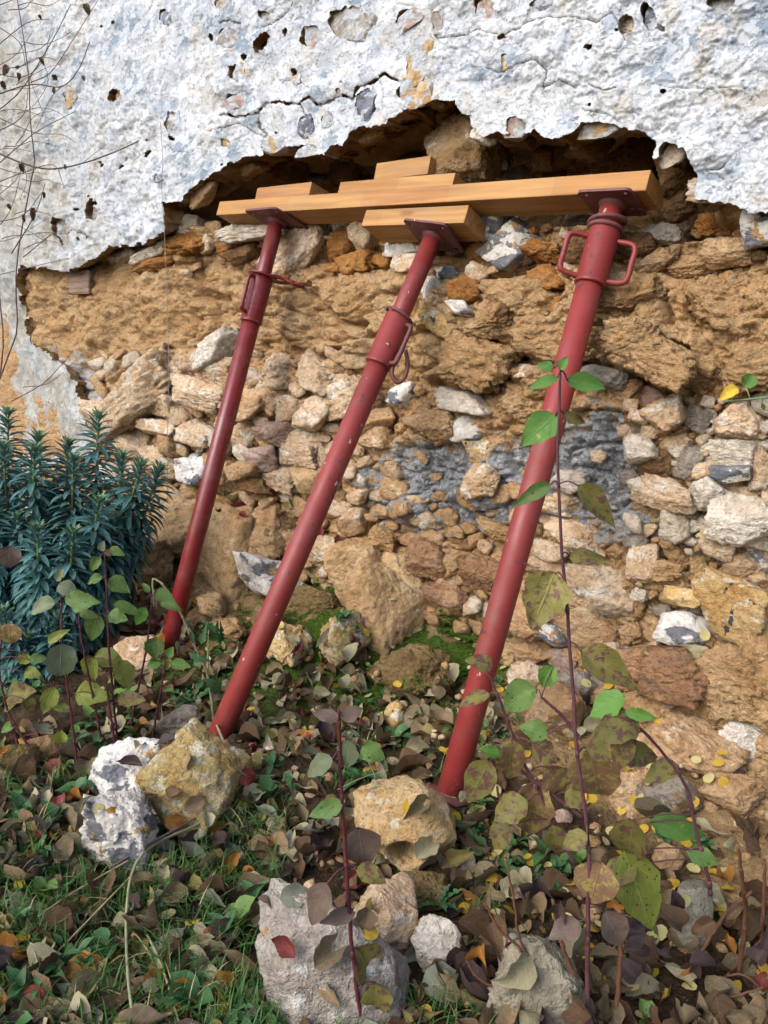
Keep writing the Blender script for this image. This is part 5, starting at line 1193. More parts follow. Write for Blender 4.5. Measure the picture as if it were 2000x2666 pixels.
R2 = shoot_plant("low branching dogwood with blotched olive leaves between the near prop and the wall", [[(1500, 2260), (1431, 2113), (1370, 2000), (1330, 1900), (1300, 1820), (1268, 1745)], [(1518, 2130), (1420, 2055), (1329, 1987), (1290, 1975)], [(1505, 1915), (1460, 1860), (1410, 1815)]],
  [(1386, 2107, 140, 106, 98, 'l_purple'), (1247, 2035, 112, 80, 118, 'l_olive'), (1332, 1985, 110, 66, 90, 'l_purple'), (1356, 1930, 66, 50, 20, 'l_purple'), (1452, 2041, 96, 76, 60, 'l_purple'), (1350, 1818, 96, 78, 150, 'l_green'), (1236, 1822, 76, 40, 160, 'l_olive'), (1250, 1725, 62, 44, 200, 'l_olive'), (1425, 1763, 64, 46, 120, 'l_bright'), (1276, 1958, 54, 32, 200, 'l_bright'), (1330, 2110, 90, 76, 150, 'l_olive'), (1390, 1900, 70, 50, 200, 'l_green'), (1420, 1960, 70, 56, 40, 'l_olive'), (1300, 2180, 76, 60, 130, 'l_olive'), (1450, 2190, 80, 60, 80, 'l_olive'), (1500, 2080, 60, 50, 30, 'l_olive')], (1500, 2260), mat='purplestem', hd=R.hd + 0.16, k=1.12)
R3 = shoot_plant("leaning dogwood shoot with green-purple leaves beside the wall's foot", [[(1850, 2330), (1844, 2282), (1810, 2150), (1784, 2041), (1700, 1930), (1615, 1848)]],
  [(1603, 1897, 116, 80, 160, 'l_olive'), (1663, 1963, 122, 64, 12, 'l_olive'), (1580, 1836, 96, 66, 150, 'l_bright'), (1670, 1862, 80, 30, 12, 'l_bright'), (1639, 2198, 120, 96, 100, 'l_olive'), (1663, 2318, 196, 120, 70, 'l_yellowgreen'), (1772, 2156, 148, 62, 12, 'l_bright'), (1620, 1960, 90, 60, 110, 'l_purple'), (1720, 2010, 90, 56, 160, 'l_olive'), (1830, 2230, 80, 50, 20, 'l_green'), (1610, 2270, 90, 70, 160, 'l_olive')], (1850, 2330), mat='purplestem', hd=R.hd + 0.1, k=1.12)
# bramble-like tip at the right of the wall
pl = Plant("vine_tip", "green vine tip with one yellow and one green leaf against the wall", "vine", hdist(on_wall(1960, 1040, -0.08)), (2060, 1030), None, 'greenstem')
pl.stem([(2060, 1032), (1985, 1036), (1930, 1042), (1882, 1046)], 0.0028, 0.0018)
pl.leaf(1898, 1022, 52, 32, 150, 'f_yellow'); pl.leaf(1950, 993, 40, 36, -60, 'l_bright', 'round'); pl.leaf(1988, 1060, 20, 10, 60, 'l_yellowgreen')

# ------------------------------------------------------------------ the blue-green spurge
spurge = empty("spurge_shrub", tuple(at_ground(130, 1690)), "dense blue-green spurge shrub with whorled narrow leaves at the foot of the wall", "shrub")
SL = np.array(spurge.location)
SHOOTS = [((20, 1055), (40, 1640), 0.30), ((88, 1150), (105, 1660), 0.02), ((100, 1118), (120, 1640), 0.16), ((256, 1065), (215, 1640), 0.20), ((190, 1178), (170, 1660), 0.04), ((178, 1135), (165, 1640), 0.20), ((318, 1170), (250, 1650), 0.10), ((368, 1190), (270, 1650), 0.06), ((415, 1200), (280, 1640), 0.14), ((255, 1285), (225, 1690), -0.06),
          ((97, 1358), (120, 1740), -0.14), ((190, 1368), (165, 1740), -0.12), ((8, 1145), (30, 1650), 0.10), ((-30, 1280), (20, 1680), 0.0), ((8, 1575), (50, 1790), -0.2), ((148, 1590), (140, 1790), -0.16), ((70, 1640), (80, 1800), -0.2), ((-70, 1120), (0, 1650), 0.2), ((45, 1330), (70, 1700), -0.02), ((300, 1330), (240, 1690), 0.02), ((-100, 1350), (-40, 1700), -0.05), ((130, 1250), (130, 1690), 0.12), ((60, 1760), (70, 1830), -0.22)]
HS = gdist(130, 1690)
lgeo = [leaf_geo(1.0, 0.225, 'lance', curl=c, fold=0.25, wav=0.01, seed=k, ns=5, na=2, side=sd_) for k, (c, sd_) in enumerate([(0.10, 0.0), (0.25, 0.04), (0.4, -0.05), (0.16, -0.03), (0.32, 0.05)])]
tipgeo = leaf_geo(1.0, 0.26, 'lance', curl=-0.15, fold=0.3, wav=0.01, seed=9, ns=4, na=2)
cands = []; lb_rest = LB(); tips = []
leaf_shared = [mesh_np("leaf", V, F, [M['spurgeleaf']], uv=uv) for V, F, uv in lgeo]
for si, ((tu, tv), (bu, bvv), dh) in enumerate(SHOOTS):
    hd = HS + dh; top = at_dist(tu, tv + 22, hd); bot = at_dist(bu, bvv, hd + 0.02)
    rg = random.Random(si + 50)
    mid = (top + bot) / 2 + RIGHT * rg.uniform(-0.02, 0.02) + FH * rg.uniform(-0.03, 0.03)
    c = spline([bot, mid, top], 40)
    mb = MB(); tube(mb, c, np.linspace(0.0055, 0.004, 40), 7); link("stem", mb.mesh("stem", M['spurgestem'], offset=SL), spurge)
    Ls = float(np.linalg.norm(np.diff(c, axis=0), axis=1).sum())
    nl = int(55 + 340 * min(Ls, 0.75))
    for k in range(nl):
        f = k / nl; pos_f = 1 - min(1, (f ** 0.9) * 0.97)
        q = pos_f * 39; i = min(38, int(q)); P = c[i] + (c[i + 1] - c[i]) * (q - i); td = c[i + 1] - c[i]; td /= np.linalg.norm(td)
        x, y, _ = frame_of(td); a = k * 2.39996 + rg.uniform(-0.2, 0.2); rad = math.cos(a) * x + math.sin(a) * y
        dist = (1 - pos_f) * Ls
        el = math.radians(68 - 62 * min(1, dist / 0.10) - 38 * min(1, max(0, dist - 0.10) / 0.28) + rg.uniform(-9, 9))
        ax = rad * math.cos(el) + td * math.sin(el)
        ln = (0.042 + 0.040 * min(1, dist / 0.08)) * rg.uniform(0.85, 1.15)
        nrm = td * math.cos(el) - rad * math.sin(el)
        cands.append((si, dh, P, ax, nrm, ln, k % 5, dist))
    for k in range(15):
        a = k * 2.39996; x, y, td = frame_of(c[-1] - c[-4]); el = math.radians(85 - 4.6 * k); rad = math.cos(a) * x + math.sin(a) * y
        tips.append((c[-1] - td * 0.003, rad * math.cos(el) + td * math.sin(el), td * math.cos(el) - rad * math.sin(el), 0.02 + 0.0022 * k))
def xform(V, P, ax, nrm, sc):
    Rm_ = np.array(orient(ax, nrm)); return (V * sc) @ Rm_.T + P
vis = sorted(cands, key=lambda q: 2 * q[1] - (0.5 if q[7] < 0.4 else -0.5) + 0.4 * float(np.dot(q[3], FH)) - 2 * q[5])      # those in front first
for n_, (si, dh, P, ax, nrm, ln, gi, dist) in enumerate(vis):
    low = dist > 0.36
    if n_ < 300:
        o = bpy.data.objects.new("leaf", leaf_shared[gi]); COL.objects.link(o); o.parent = spurge
        o.matrix_local = Matrix.Translation(Vector(P - SL)) @ orient(ax, nrm).to_4x4() @ Matrix.Scale(ln, 4)
    else:
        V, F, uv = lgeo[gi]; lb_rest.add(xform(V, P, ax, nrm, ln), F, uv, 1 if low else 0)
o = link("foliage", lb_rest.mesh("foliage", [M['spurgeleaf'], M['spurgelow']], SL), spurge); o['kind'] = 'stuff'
lb = LB()
for P, ax, nrm, ln in tips:
    V, F, uv = tipgeo; lb.add(xform(V, P, ax, nrm, ln), F, uv)
o = link("young_tips", lb.mesh("young_tips", [M['spurgetip']], SL), spurge); o['kind'] = 'stuff'

# ------------------------------------------------------------------ bare twigs in front of the plaster
pl = Plant("bare_shrub", "leafless thin-twigged shrub in front of the shaded plaster", "shrub", 3.05, (-60, 1040), None, 'twig')
for pts, r in [([(-20, 392), (60, 425), (130, 440), (215, 425), (300, 395), (370, 362), (408, 340)], 0.0026), ([(-20, 1040), (20, 930), (45, 850), (42, 700), (75, 500), (90, 420), (80, 330), (75, 200), (60, 90), (40, -30)], 0.0024), ([(30, 660), (90, 560), (118, 478)], 0.0018), ([(60, 670), (145, 600)], 0.0014),
               ([(-20, 300), (50, 240), (110, 150), (150, 80), (184, 12)], 0.0018), ([(-20, 250), (80, 220), (160, 225), (205, 180), (234, 108)], 0.0020), ([(-20, 300), (90, 345), (160, 350), (198, 372)], 0.0014), ([(-20, 190), (60, 200), (110, 160), (130, 90)], 0.0014), ([(80, 215), (130, 190), (180, 120), (262, -10)], 0.0014), ([(-20, 130), (70, 60), (130, 50)], 0.0014),
               ([(-20, 440), (50, 380), (100, 340), (200, 288)], 0.0016), ([(-20, 480), (60, 450), (140, 430), (168, 490)], 0.0014), ([(-10, 1050), (8, 900), (0, 780), (-10, 640)], 0.0026), ([(30, 1045), (110, 1000), (160, 950), (192, 912)], 0.0016), ([(60, 1008), (120, 1000), (168, 968)], 0.0012), ([(-20, 580), (60, 560), (110, 500)], 0.0014), ([(-20, 350), (60, 300), (75, 210)], 0.0014),
               ([(-20, 60), (50, 110), (70, 180), (110, 290)], 0.0013), ([(-20, 720), (60, 700), (180, 672)], 0.0013), ([(215, 425), (285, 370), (370, 318), (400, 300)], 0.0008), ([(60, 425), (70, 470), (52, 520)], 0.001), ([(-20, 520), (40, 470), (60, 425)], 0.0012), ([(-20, 20), (60, -10)], 0.0014), ([(-20, 610), (30, 540), (60, 425)], 0.0014), ([(110, 150), (125, 210), (100, 260), (60, 300)], 0.001), ([(160, 225), (130, 260), (90, 345)], 0.001)]:
    pl.stem(pts, r * 1.35, r * 0.7, dh=(random.uniform(-0.1, 0.1), random.uniform(-0.1, 0.15)), seg=5, n=26)
rt_ = random.Random(77)
for k in range(22):
    u, v = rt_.uniform(-30, 60), rt_.uniform(-20, 720); a = rt_.uniform(-1.1, 0.5); pts = [(u, v)]
    for j in range(4): a += rt_.uniform(-0.45, 0.45); u += 38 * math.cos(a) * rt_.uniform(0.6, 1.2); v += 38 * math.sin(a); pts.append((u, v))
    pl.stem(pts, 0.0015, 0.0007, dh=(rt_.uniform(-0.15, 0.15), rt_.uniform(-0.15, 0.2)), seg=5, n=16)
for (u, v, l, w, a, m) in [(58, 440, 34, 26, 90, 'f_brown'), (228, 26, 44, 30, 70, 'f_grey'), (406, 308, 26, 18, 30, 'f_brown'), (86, 560, 50, 26, 95, 'f_brown'), (62, 572, 34, 16, 100, 'f_brown'), (14, 185, 44, 30, 100, 'f_tan'), (10, 225, 40, 24, 80, 'f_brown'), (110, 160, 26, 18, 60, 'f_brown'), (170, 436, 22, 14, 80, 'f_grey'), (25, 540, 24, 18, 80, 'f_brown'), (140, 238, 26, 16, 100, 'f_tan'), (115, 510, 26, 14, 90, 'f_brown'), (50, 200, 30, 20, 70, 'f_brown'), (105, 45, 20, 14, 60, 'f_brown'), (218, 205, 22, 18, 80, 'f_grey')]:
    pl.leaf(u, v, l * 0.8, w * 0.5, a, m, curl=0.8, petiole=False, fold=0.6)

# ------------------------------------------------------------------ sow thistles, rosettes and other weeds
pl = Plant("sow_thistle", "tall wilting sow thistle with a furry drooping head between the far and middle props", "weed", gdist(557, 1890), (557, 1890), None, 'greystem')
pl.stem([(560, 1905), (557, 1880), (542, 1762), (513, 1697), (470, 1595), (430, 1530), (404, 1508), (398, 1520), (402, 1580)], 0.0042, 0.0022)
for a in [(553, 1783, 62, 46, 30, 'weed', 'tooth'), (521, 1711, 60, 26, 200, 'weed', 'tooth'), (560, 1850, 60, 20, 95, 'l_yellowgreen', 'tooth'), (478, 1640, 40, 16, 120, 'f_grey'), (500, 1660, 34, 14, 80, 'weed'), (425, 1540, 30, 20, 20, 'weed'), (405, 1565, 50, 9, 85, 'f_grey')]: pl.leaf(*a)
pl = Plant("sow_thistle", "smaller sow thistle with drooping toothed leaves beside the far prop", "weed", gdist(541, 1800), (541, 1800), None, 'greystem')
pl.stem([(541, 1805), (541, 1762), (544, 1624)], 0.0034, 0.0018)
for a in [(562, 1648, 62, 30, 100, 'weed', 'tooth'), (530, 1650, 56, 26, 110, 'weed', 'tooth'), (577, 1650, 66, 20, 85, 'weed', 'tooth'), (545, 1630, 50, 22, 30, 'weed', 'tooth'), (527, 1716, 56, 26, 150, 'weed', 'tooth')]: pl.leaf(*a)
def rosette(label, u, v, n, ln, wd, kind, mat, name="rosette_weed", el0=20):
    g = np.array(hit(u, v)[0]); root = empty(name, tuple(g), label, "weed", "green weeds on the ground")
    rg = random.Random(int(u + v)); d = float((g - CAM) @ FWD)
    for k in range(n):
        a = 2 * math.pi * k / n + rg.uniform(-0.3, 0.3); el = math.radians(rg.uniform(el0 - 14, el0 + 25)); ax = np.array([math.cos(a) * math.cos(el), math.sin(a) * math.cos(el), math.sin(el)])
        L = ln * d / FPX * rg.uniform(0.7, 1.15); nn = np.array([-math.cos(a) * math.sin(el), -math.sin(a) * math.sin(el), math.cos(el)])
        me = leaf_mesh("leaf", M[mat], L=L, W=wd * d / FPX, kind=kind, curl=rg.uniform(0.15, 0.5), fold=0.2, wav=0.05, seed=k + int(u), ns=18 if kind == 'tooth' else 8, na=4)
        o = link("leaf", me, root); o.matrix_local = orient(ax, nn).to_4x4()
    return root
rosette("toothed dark green dandelion rosette between the rounded rock and the olive leaves", 1290, 2235, 15, 140, 42, 'tooth', 'weed')
rosette("small dandelion rosette beside the big yellow rock", 500, 1830, 9, 90, 28, 'tooth', 'weed')
rosette("glossy three-leaved weed on the mossy bank", 1030, 1925, 6, 66, 34, 'ovate', 'weed', el0=30)
rosette("tiny round-leaved seedling beside the near prop", 1306, 1915, 6, 30, 16, 'round', 'weed')
rosette("low green weed beneath the middle dogwood shoot", 940, 2030, 8, 70, 24, 'lance', 'weed', el0=25)
rosette("ragged green weed below the rounded tan rock", 1140, 2360, 8, 70, 22, 'tooth', 'weed', el0=40)
rosette("small weed under the smooth tan stone", 1730, 2180, 6, 36, 20, 'round', 'weed')
rosette("green weed by the wall foot behind the middle prop", 900, 1610, 5, 36, 18, 'ovate', 'weed', el0=40)
rosette("green weed at the bottom edge beside the pinkish block", 500, 2610, 8, 80, 26, 'lance', 'weed', el0=30)
rosette("small green weed in front of the far prop", 620, 1790, 6, 44, 16, 'lance', 'weed', el0=40)
rosette("pale green weed among the brown stems", 1580, 2440, 6, 40, 18, 'round', 'weed')

# ------------------------------------------------------------------ fallen stems and dead stalks
def fallen(label, pts, r0, r1, mat, lift=0.02, name="dead_stem"):
    q = []
    for u, v in pts:
        h_, n_ = hit(u, v); q.append(np.array(h_) + UP * lift - 0.4 * lift * FH)
    q = np.array(q)
    q[1:-1] = 0.5 * q[1:-1] + 0.25 * (q[:-2] + q[2:])
    c = spline(q, 50); mb = MB(); tube(mb, c, np.linspace(r0, r1, 50), 8)
    o = link(name, mb.mesh(name, M[mat], offset=q[0])); o.location = q[0]
    return tag(o, label, "stem")
fallen("arching pale green stalk falling from the big yellow rock to the bottom edge", [(600, 2125), (512, 2180), (434, 2204), (374, 2240), (346, 2294), (338, 2373), (335, 2463), (341, 2584), (356, 2680)], 0.0030, 0.0024, 'greystem', 0.028)
fallen("side branch of pale stalk running down beside the cream leaf", [(338, 2367), (374, 2427), (416, 2493), (440, 2572), (472, 2680)], 0.0024, 0.0018, 'greystem', 0.018)
fallen("long dark twig lying across in front of the big yellow rock", [(289, 2276), (362, 2228), (482, 2165), (603, 2092), (711, 2041)], 0.0024, 0.0018, 'twig', 0.018)
fallen("straw coloured stalk crossing the grass in the corner", [(345, 2300), (250, 2400), (145, 2510)], 0.0018, 0.0014, 'drygrass', 0.02)
fallen("second straw stalk crossing the grass above the corner leaves", [(338, 2255), (200, 2330), (105, 2400)], 0.0016, 0.0012, 'drygrass', 0.016)
fallen("grey stalk curling round the far side of the big yellow rock", [(560, 1885), (594, 1963), (615, 2030), (660, 2050), (720, 2035)], 0.003, 0.0022, 'greystem', 0.02)
fallen("reddish brown stick lying above the pinkish block", [(642, 2290), (632, 2360), (620, 2440)], 0.0032, 0.0028, 'brownstem', 0.016)
fallen("grey-purple twig on the mossy bank behind the near prop", [(1050, 1890), (1110, 1840), (1180, 1790), (1240, 1760)], 0.002, 0.0014, 'twig', 0.014)
for k, pts in enumerate([[(950, 2100), (1000, 2060), (960, 2010)], [(880, 2080), (940, 2045), (1010, 2030)]]):
    fallen(["thin white root fibre curling behind the middle dogwood shoot", "thin pale root fibre lying under the middle dogwood leaves"][k], pts, 0.0009, 0.0006, 'drygrass', 0.03)

pl = Plant("dried_stalks", "dried brown stalks with black shrivelled leaves over the flat greyish slab", "weed", gdist(1500, 2660), (1518, 2690), None, 'brownstem')
for pts, r in [([(1535, 2700), (1518, 2584), (1482, 2511), (1455, 2430), (1440, 2340)], 0.0042), ([(1490, 2700), (1416, 2554), (1356, 2451), (1338, 2343), (1316, 2234)], 0.0026), ([(1450, 2700), (1400, 2600), (1360, 2480), (1300, 2420), (1262, 2350)], 0.0028), ([(1600, 2700), (1615, 2500), (1622, 2370)], 0.0044), ([(1350, 2560), (1290, 2570), (1240, 2540), (1215, 2500)], 0.0026)]: pl.stem(pts, r, r * 0.6)
for a in [(1410, 2345, 120, 70, 80, 'f_dark'), (1440, 2390, 90, 60, 120, 'f_dark'), (1380, 2330, 80, 50, 40, 'f_dark'), (1356, 2600, 120, 60, 95, 'f_dark'), (1340, 2480, 80, 50, 100, 'f_dark'), (1262, 2380, 110, 30, 100, 'f_grey'), (1240, 2510, 100, 66, 100, 'f_orange'), (1290, 2330, 60, 26, 200, 'f_grey'), (1460, 2420, 60, 40, 60, 'f_brown')]: pl.leaf(*a, curl=0.9, petiole=False, fold=0.5)
pl = Plant("dried_stalks", "tangle of reddish brown dead stalks at the right edge below the wall", "weed", gdist(1900, 2560), (1900, 2600), None, 'brownstem')
for pts, r in [([(1900, 2720), (1940, 2400), (1935, 2320), (1922, 2200)], 0.0044), ([(1960, 2720), (1985, 2400), (1992, 2240)], 0.0044), ([(1740, 2700), (1790, 2540), (1830, 2470), (1890, 2380), (1960, 2320)], 0.005), ([(1830, 2720), (1880, 2560), (2010, 2420)], 0.0036), ([(1680, 2720), (1700, 2560), (1760, 2440)], 0.0034), ([(1990, 2720), (1960, 2560), (1880, 2440)], 0.003), ([(2030, 2640), (1940, 2540), (1840, 2560)], 0.0026), ([(1780, 2700), (1850, 2620), (1990, 2570)], 0.0028), ([(1640, 2700), (1660, 2600), (1650, 2500)], 0.0036)]: pl.stem(pts, r, r * 0.55, dh=(random.uniform(-0.08, 0.08), random.uniform(-0.1, 0.1)))
rg = random.Random(4)
for k in range(56): pl.leaf(rg.uniform(1620, 2040), rg.uniform(2340, 2690), rg.uniform(50, 110), rg.uniform(26, 60), rg.uniform(0, 360), rg.choice(['f_dark', 'f_brown', 'f_dark', 'f_grey', 'f_red', 'f_brown']), curl=rg.uniform(0.4, 1.1), petiole=False, fold=0.5, dh=rg.uniform(-0.1, 0.12))

# ------------------------------------------------------------------ wire on the wall
q = [on_wall(u, v, -0.085) for u, v in [(418, 318), (424, 420), (421, 480), (428, 600), (435, 760), (440, 950), (437, 1110), (436, 1330)]]
mb = MB(); tube(mb, spline(q, 60), 0.0011, 5); w = link("wire", mb.mesh("wire", M['wire'], offset=q[0])); w.location = q[0]; tag(w, "thin grey wire hanging straight down the wall past the far prop", "wire")
c = on_wall(412, 462, -0.078)
mb = MB(); tube(mb, spline([c + [0.03, 0, -0.012], c + [-0.01, -0.004, -0.014], c + [-0.014, -0.004, 0.01], c + [-0.012, 0.03, 0.02]], 16), 0.004, 6)
w = link("wire_clip", mb.mesh("wire_clip", M['wire'], offset=c)); w.location = c; tag(w, "small grey metal clip holding the wire on the plaster", "clip")

# ------------------------------------------------------------------ grass
gb = LB(); rg = random.Random(11)
bl = [leaf_geo(1.0, 0.05, 'blade', curl=c_, fold=0.2, wav=0.0, seed=k, ns=4, na=1) for k, c_ in enumerate([0.2, 0.4, 0.6, 0.85])]
def grass(n, box, dens, h0, h1):
    k = 0
    while k < n:
        u = rg.uniform(box[0], box[2]); v = rg.uniform(box[1], box[3]); k += 1
        if float(n2(np.array([u / 90.0]), np.array([v / 60.0]), 91)[0]) > dens: continue
        g, nz = hit(u, v)
        if g is None or hit.rock or nz.z < 0.5: continue
        g = np.array(g)
        a = rg.uniform(0, 6.28); el = math.radians(rg.uniform(35, 88)); ax = np.array([math.cos(a) * math.cos(el), math.sin(a) * math.cos(el), math.sin(el)])
        V, F, uv = rg.choice(bl); gb.add(xform(V, g, ax, np.array([-math.cos(a) * math.sin(el), -math.sin(a) * math.sin(el), math.cos(el)]), rg.uniform(h0, h1)), F, uv, 1 if rg.random() < 0.05 else 0)
grass(6500, (-250, 2020, 760, 2800), 0.58, 0.03, 0.075)
grass(1900, (520, 1850, 1250, 2350), 0.4, 0.025, 0.06)
grass(500, (400, 1560, 1000, 1800), 0.4, 0.015, 0.035)
grass(1500, (560, 2350, 1300, 2800), 0.5, 0.03, 0.07)
grass(500, (1350, 1850, 1900, 2400), 0.35, 0.015, 0.035)
tag(link("grass", gb.mesh("grass", [M['grassblade'], M['drygrass']])), "short sparse green grass between the fallen leaves", "grass", kind="stuff")

ub = LB(); ug = [leaf_geo(1.0, w_, k_, curl=c_, fold=0.25, wav=0.04, seed=j, ns=6 if k_ != 'tooth' else 12, na=2) for j, (w_, k_, c_) in enumerate([(0.5, 'ovate', 0.3), (0.8, 'round', 0.2), (0.3, 'lance', 0.5), (0.36, 'tooth', 0.4), (0.6, 'acum', 0.2)])]
def sprigs(n, box, dens, h0, h1):
    for k in range(n):
        u = rg.uniform(box[0], box[2]); v = rg.uniform(box[1], box[3])
        if float(n2(np.array([u / 110.0]), np.array([v / 80.0]), 191)[0]) > dens: continue
        g, nz = hit(u, v)
        if g is None or hit.rock or nz.z < 0.4: continue
        g = np.array(g); geo = rg.choice(ug); sc = rg.uniform(h0, h1); m = 1 if rg.random() < 0.25 else 0
        for j in range(rg.randrange(3, 7)):
            a = rg.uniform(0, 6.28); el = math.radians(rg.uniform(5, 75)); ax = np.array([math.cos(a) * math.cos(el), math.sin(a) * math.cos(el), math.sin(el)])
            V, F, uv = geo; ub.add(xform(V, g + UP * rg.uniform(0, 0.02), ax, np.array([-math.cos(a) * math.sin(el), -math.sin(a) * math.sin(el), math.cos(el)]), sc * rg.uniform(0.7, 1.2)), F, uv, m)
sprigs(190, (-200, 1980, 760, 2760), 0.5, 0.02, 0.05)
sprigs(110, (420, 1600, 1000, 1960), 0.5, 0.014, 0.035)
sprigs(120, (900, 1760, 1500, 2400), 0.5, 0.014, 0.04)
sprigs(50, (1100, 2200, 2000, 2760), 0.5, 0.016, 0.04)
sprigs(60, (-50, 1640, 360, 1960), 0.6, 0.02, 0.05)
tag(link("undergrowth", ub.mesh("undergrowth", [M['weed'], M['l_green']])), "low green weeds and seedlings scattered through the litter", "weeds", kind="stuff")

# ------------------------------------------------------------------ fallen leaves
KINDS_L = {
 'cream': ('f_cream', 'ovate', (0.03, 0.082), "cream dry fallen leaf"),
 'tan': ('f_tan', 'ovate', (0.028, 0.085), "tan dry fallen leaf"),
 'brown': ('f_brown', 'ovate', (0.03, 0.095), "dark brown fallen leaf"),
 'grey': ('f_grey', 'ovate', (0.03, 0.095), "grey-brown shrivelled fallen leaf"),
 'dark': ('f_dark', 'ovate', (0.045, 0.08), "blackish rotting fallen leaf"),
 'red': ('f_red', 'ovate', (0.035, 0.065), "crimson fallen leaf"),
 'orange': ('f_orange', 'ovate', (0.035, 0.065), "orange fallen leaf"),
 'olive': ('f_olive', 'ovate', (0.035, 0.065), "olive yellow fallen leaf"),
 'palegreen': ('f_palegreen', 'ovate', (0.05, 0.08), "pale grey-green fallen leaf"),
 'yellow': ('f_yellow', 'round', (0.020, 0.030), "small round bright yellow fallen leaflet"),
 'paleyellow': ('f_paleyellow', 'round', (0.020, 0.032), "small round pale yellow fallen leaflet"),
}
variants = {}
for kk, (mt, kd, _, _) in KINDS_L.items():
    rgl = random.Random(len(kk))
    variants[kk] = []
    for j in range(6):
        big = kd == 'ovate'
        variants[kk].append(leaf_geo(1.0, rgl.uniform(0.36, 0.68) if big else rgl.uniform(0.72, 0.9), ['ovate', 'acum', 'ovate', 'lance', 'acum', 'ovate'][j] if big else kd, curl=[0.2, -0.35, 0.6, 1.1, -0.7, 0.4][j] * rgl.uniform(0.7, 1.2) if big else rgl.uniform(-0.15, 0.2), fold=rgl.uniform(-0.2, 1.1) if big else 0.06, twist=rgl.uniform(-0.6, 0.6) if big else 0, wav=0.07 if big else 0.02, seed=j + 31, ns=10, na=4))
shared = {kk: [mesh_np("fallen_leaf", V, F, [M[KINDS_L[kk][0]]], uv=uv) for V, F, uv in vs] for kk, vs in variants.items()}
spots = []
def scatter(n, box, mix, dens=None, minnz=0.25):
    keys = list(mix); ws = [mix[k] for k in keys]; got = 0; tr = 0
    while got < n and tr < n * 4:
        tr += 1
        u = rg.uniform(box[0], box[2]); v = rg.uniform(box[1], box[3])
        if dens is not None and float(n2(np.array([u / 130.0]), np.array([v / 90.0]), 93)[0]) > dens: continue
        P, nz = hit(u, v)
        if P is None or nz.z < minnz or (hit.rock and rg.random() < 0.86): continue
        kk = rg.choices(keys, ws)[0]; ln = rg.uniform(*KINDS_L[kk][2])
        n_ = Vector(nz) + Vector([rg.uniform(-0.5, 0.5) for _ in range(3)]) + Vector((0, 0, 0.25)); n_.normalize()
        t = Vector([rg.uniform(-1, 1) for _ in range(3)]); ax = (t - n_ * t.dot(n_)).normalized()
        P2 = np.array(P) + np.array(n_) * rg.uniform(0.002, 0.012) - np.array(ax) * ln * 0.5
        d = float((P2 - CAM) @ FWD)
        inframe = -20 < u < 2020 and v < 2690
        spots.append((kk, P2, ax, n_, ln, (ln / d) ** 2 * (1 if inframe else 0) * (0.6 + 0.8 * abs(n_.dot(Vector(CAM - P2).normalized()))), rg.randrange(6)))
        got += 1
LIT = {'cream': 4.6, 'tan': 4, 'brown': 2.8, 'grey': 2.6, 'dark': 1.6, 'red': 1.3, 'orange': 1.5, 'olive': 2.0, 'palegreen': 2.0, 'yellow': 0.9, 'paleyellow': 0.7}
scatter(470, (-250, 2180, 1250, 2800), LIT)
scatter(270, (-100, 1880, 1000, 2250), LIT)
scatter(260, (250, 1660, 960, 1960), {'cream': 4, 'tan': 4, 'brown': 2.5, 'grey': 3, 'red': 0.9, 'orange': 0.8, 'olive': 1.2, 'yellow': 0.7})
scatter(110, (230, 1520, 520, 1720), {'red': 3, 'brown': 2, 'tan': 2, 'orange': 1, 'cream': 1})
scatter(130, (980, 1780, 1320, 2300), {'cream': 2, 'tan': 2, 'grey': 2, 'brown': 2, 'olive': 1, 'yellow': 1.5})
scatter(220, (1230, 2150, 2100, 2800), {'brown': 4, 'grey': 2, 'tan': 1.5, 'olive': 1, 'yellow': 2, 'paleyellow': 2, 'orange': 0.7, 'cream': 0.7})
scatter(95, (1150, 1950, 1900, 2600), {'yellow': 3, 'paleyellow': 3})
scatter(46, (600, 1560, 2000, 1980), {'yellow': 2.5, 'paleyellow': 2, 'cream': 0.8}, minnz=0.35)
scatter(40, (1230, 2440, 1600, 2700), {'brown': 2, 'tan': 2, 'cream': 1, 'yellow': 1.5, 'dark': 1.5})
scatter(14, (560, 1240, 900, 1420), {'red': 2, 'olive': 1, 'tan': 1}, minnz=0.45)
# single leaves that stand out: u, v, kind, length, turn
SPECIAL = [(540, 2555, 'cream', 0.072, -95, "large cream fallen leaf with toothed edge standing upright near the bottom"), (235, 2528, 'orange', 0.078, -20, "big orange and red fallen leaf in the grassy corner"), (80, 2560, 'red', 0.075, -60, "crimson pink fallen leaf at the bottom corner"), (255, 2590, 'grey', 0.10, -30, "large mauve-brown fallen leaf beside the orange one"), (810, 1928, 'orange', 0.075, -10, "orange-yellow fallen leaf between the middle dogwood shoot and the middle prop"), (565, 2440, 'red', 0.05, -30, "small crimson fallen leaf near the bottom"), (510, 2090, 'tan', 0.055, -30, "brown leaf lying on the big yellow rock"), (462, 2140, 'orange', 0.05, 20, "orange-brown leaf lying low on the big yellow rock"), (625, 1316, 'red', 0.075, -10, "crimson leaf caught on a ledge behind the far prop"), (130, 2620, 'tan', 0.11, -70, "large pinkish tan fallen leaf at the bottom edge"), (1110, 1880, 'grey', 0.12, 20, "big shrivelled grey leaf hanging on the mossy bank behind the near prop"), (1200, 2060, 'grey', 0.06, 10, "grey leaf leaning on the near prop's base"), (150, 2005, 'red', 0.06, 30, "red fallen leaf among the red stems"), (1170, 2570, 'palegreen', 0.09, 0, "pale green fallen leaf under the small white stone"), (640, 2020, 'red', 0.06, 10, "dark red fallen leaf under the grey stalk")]
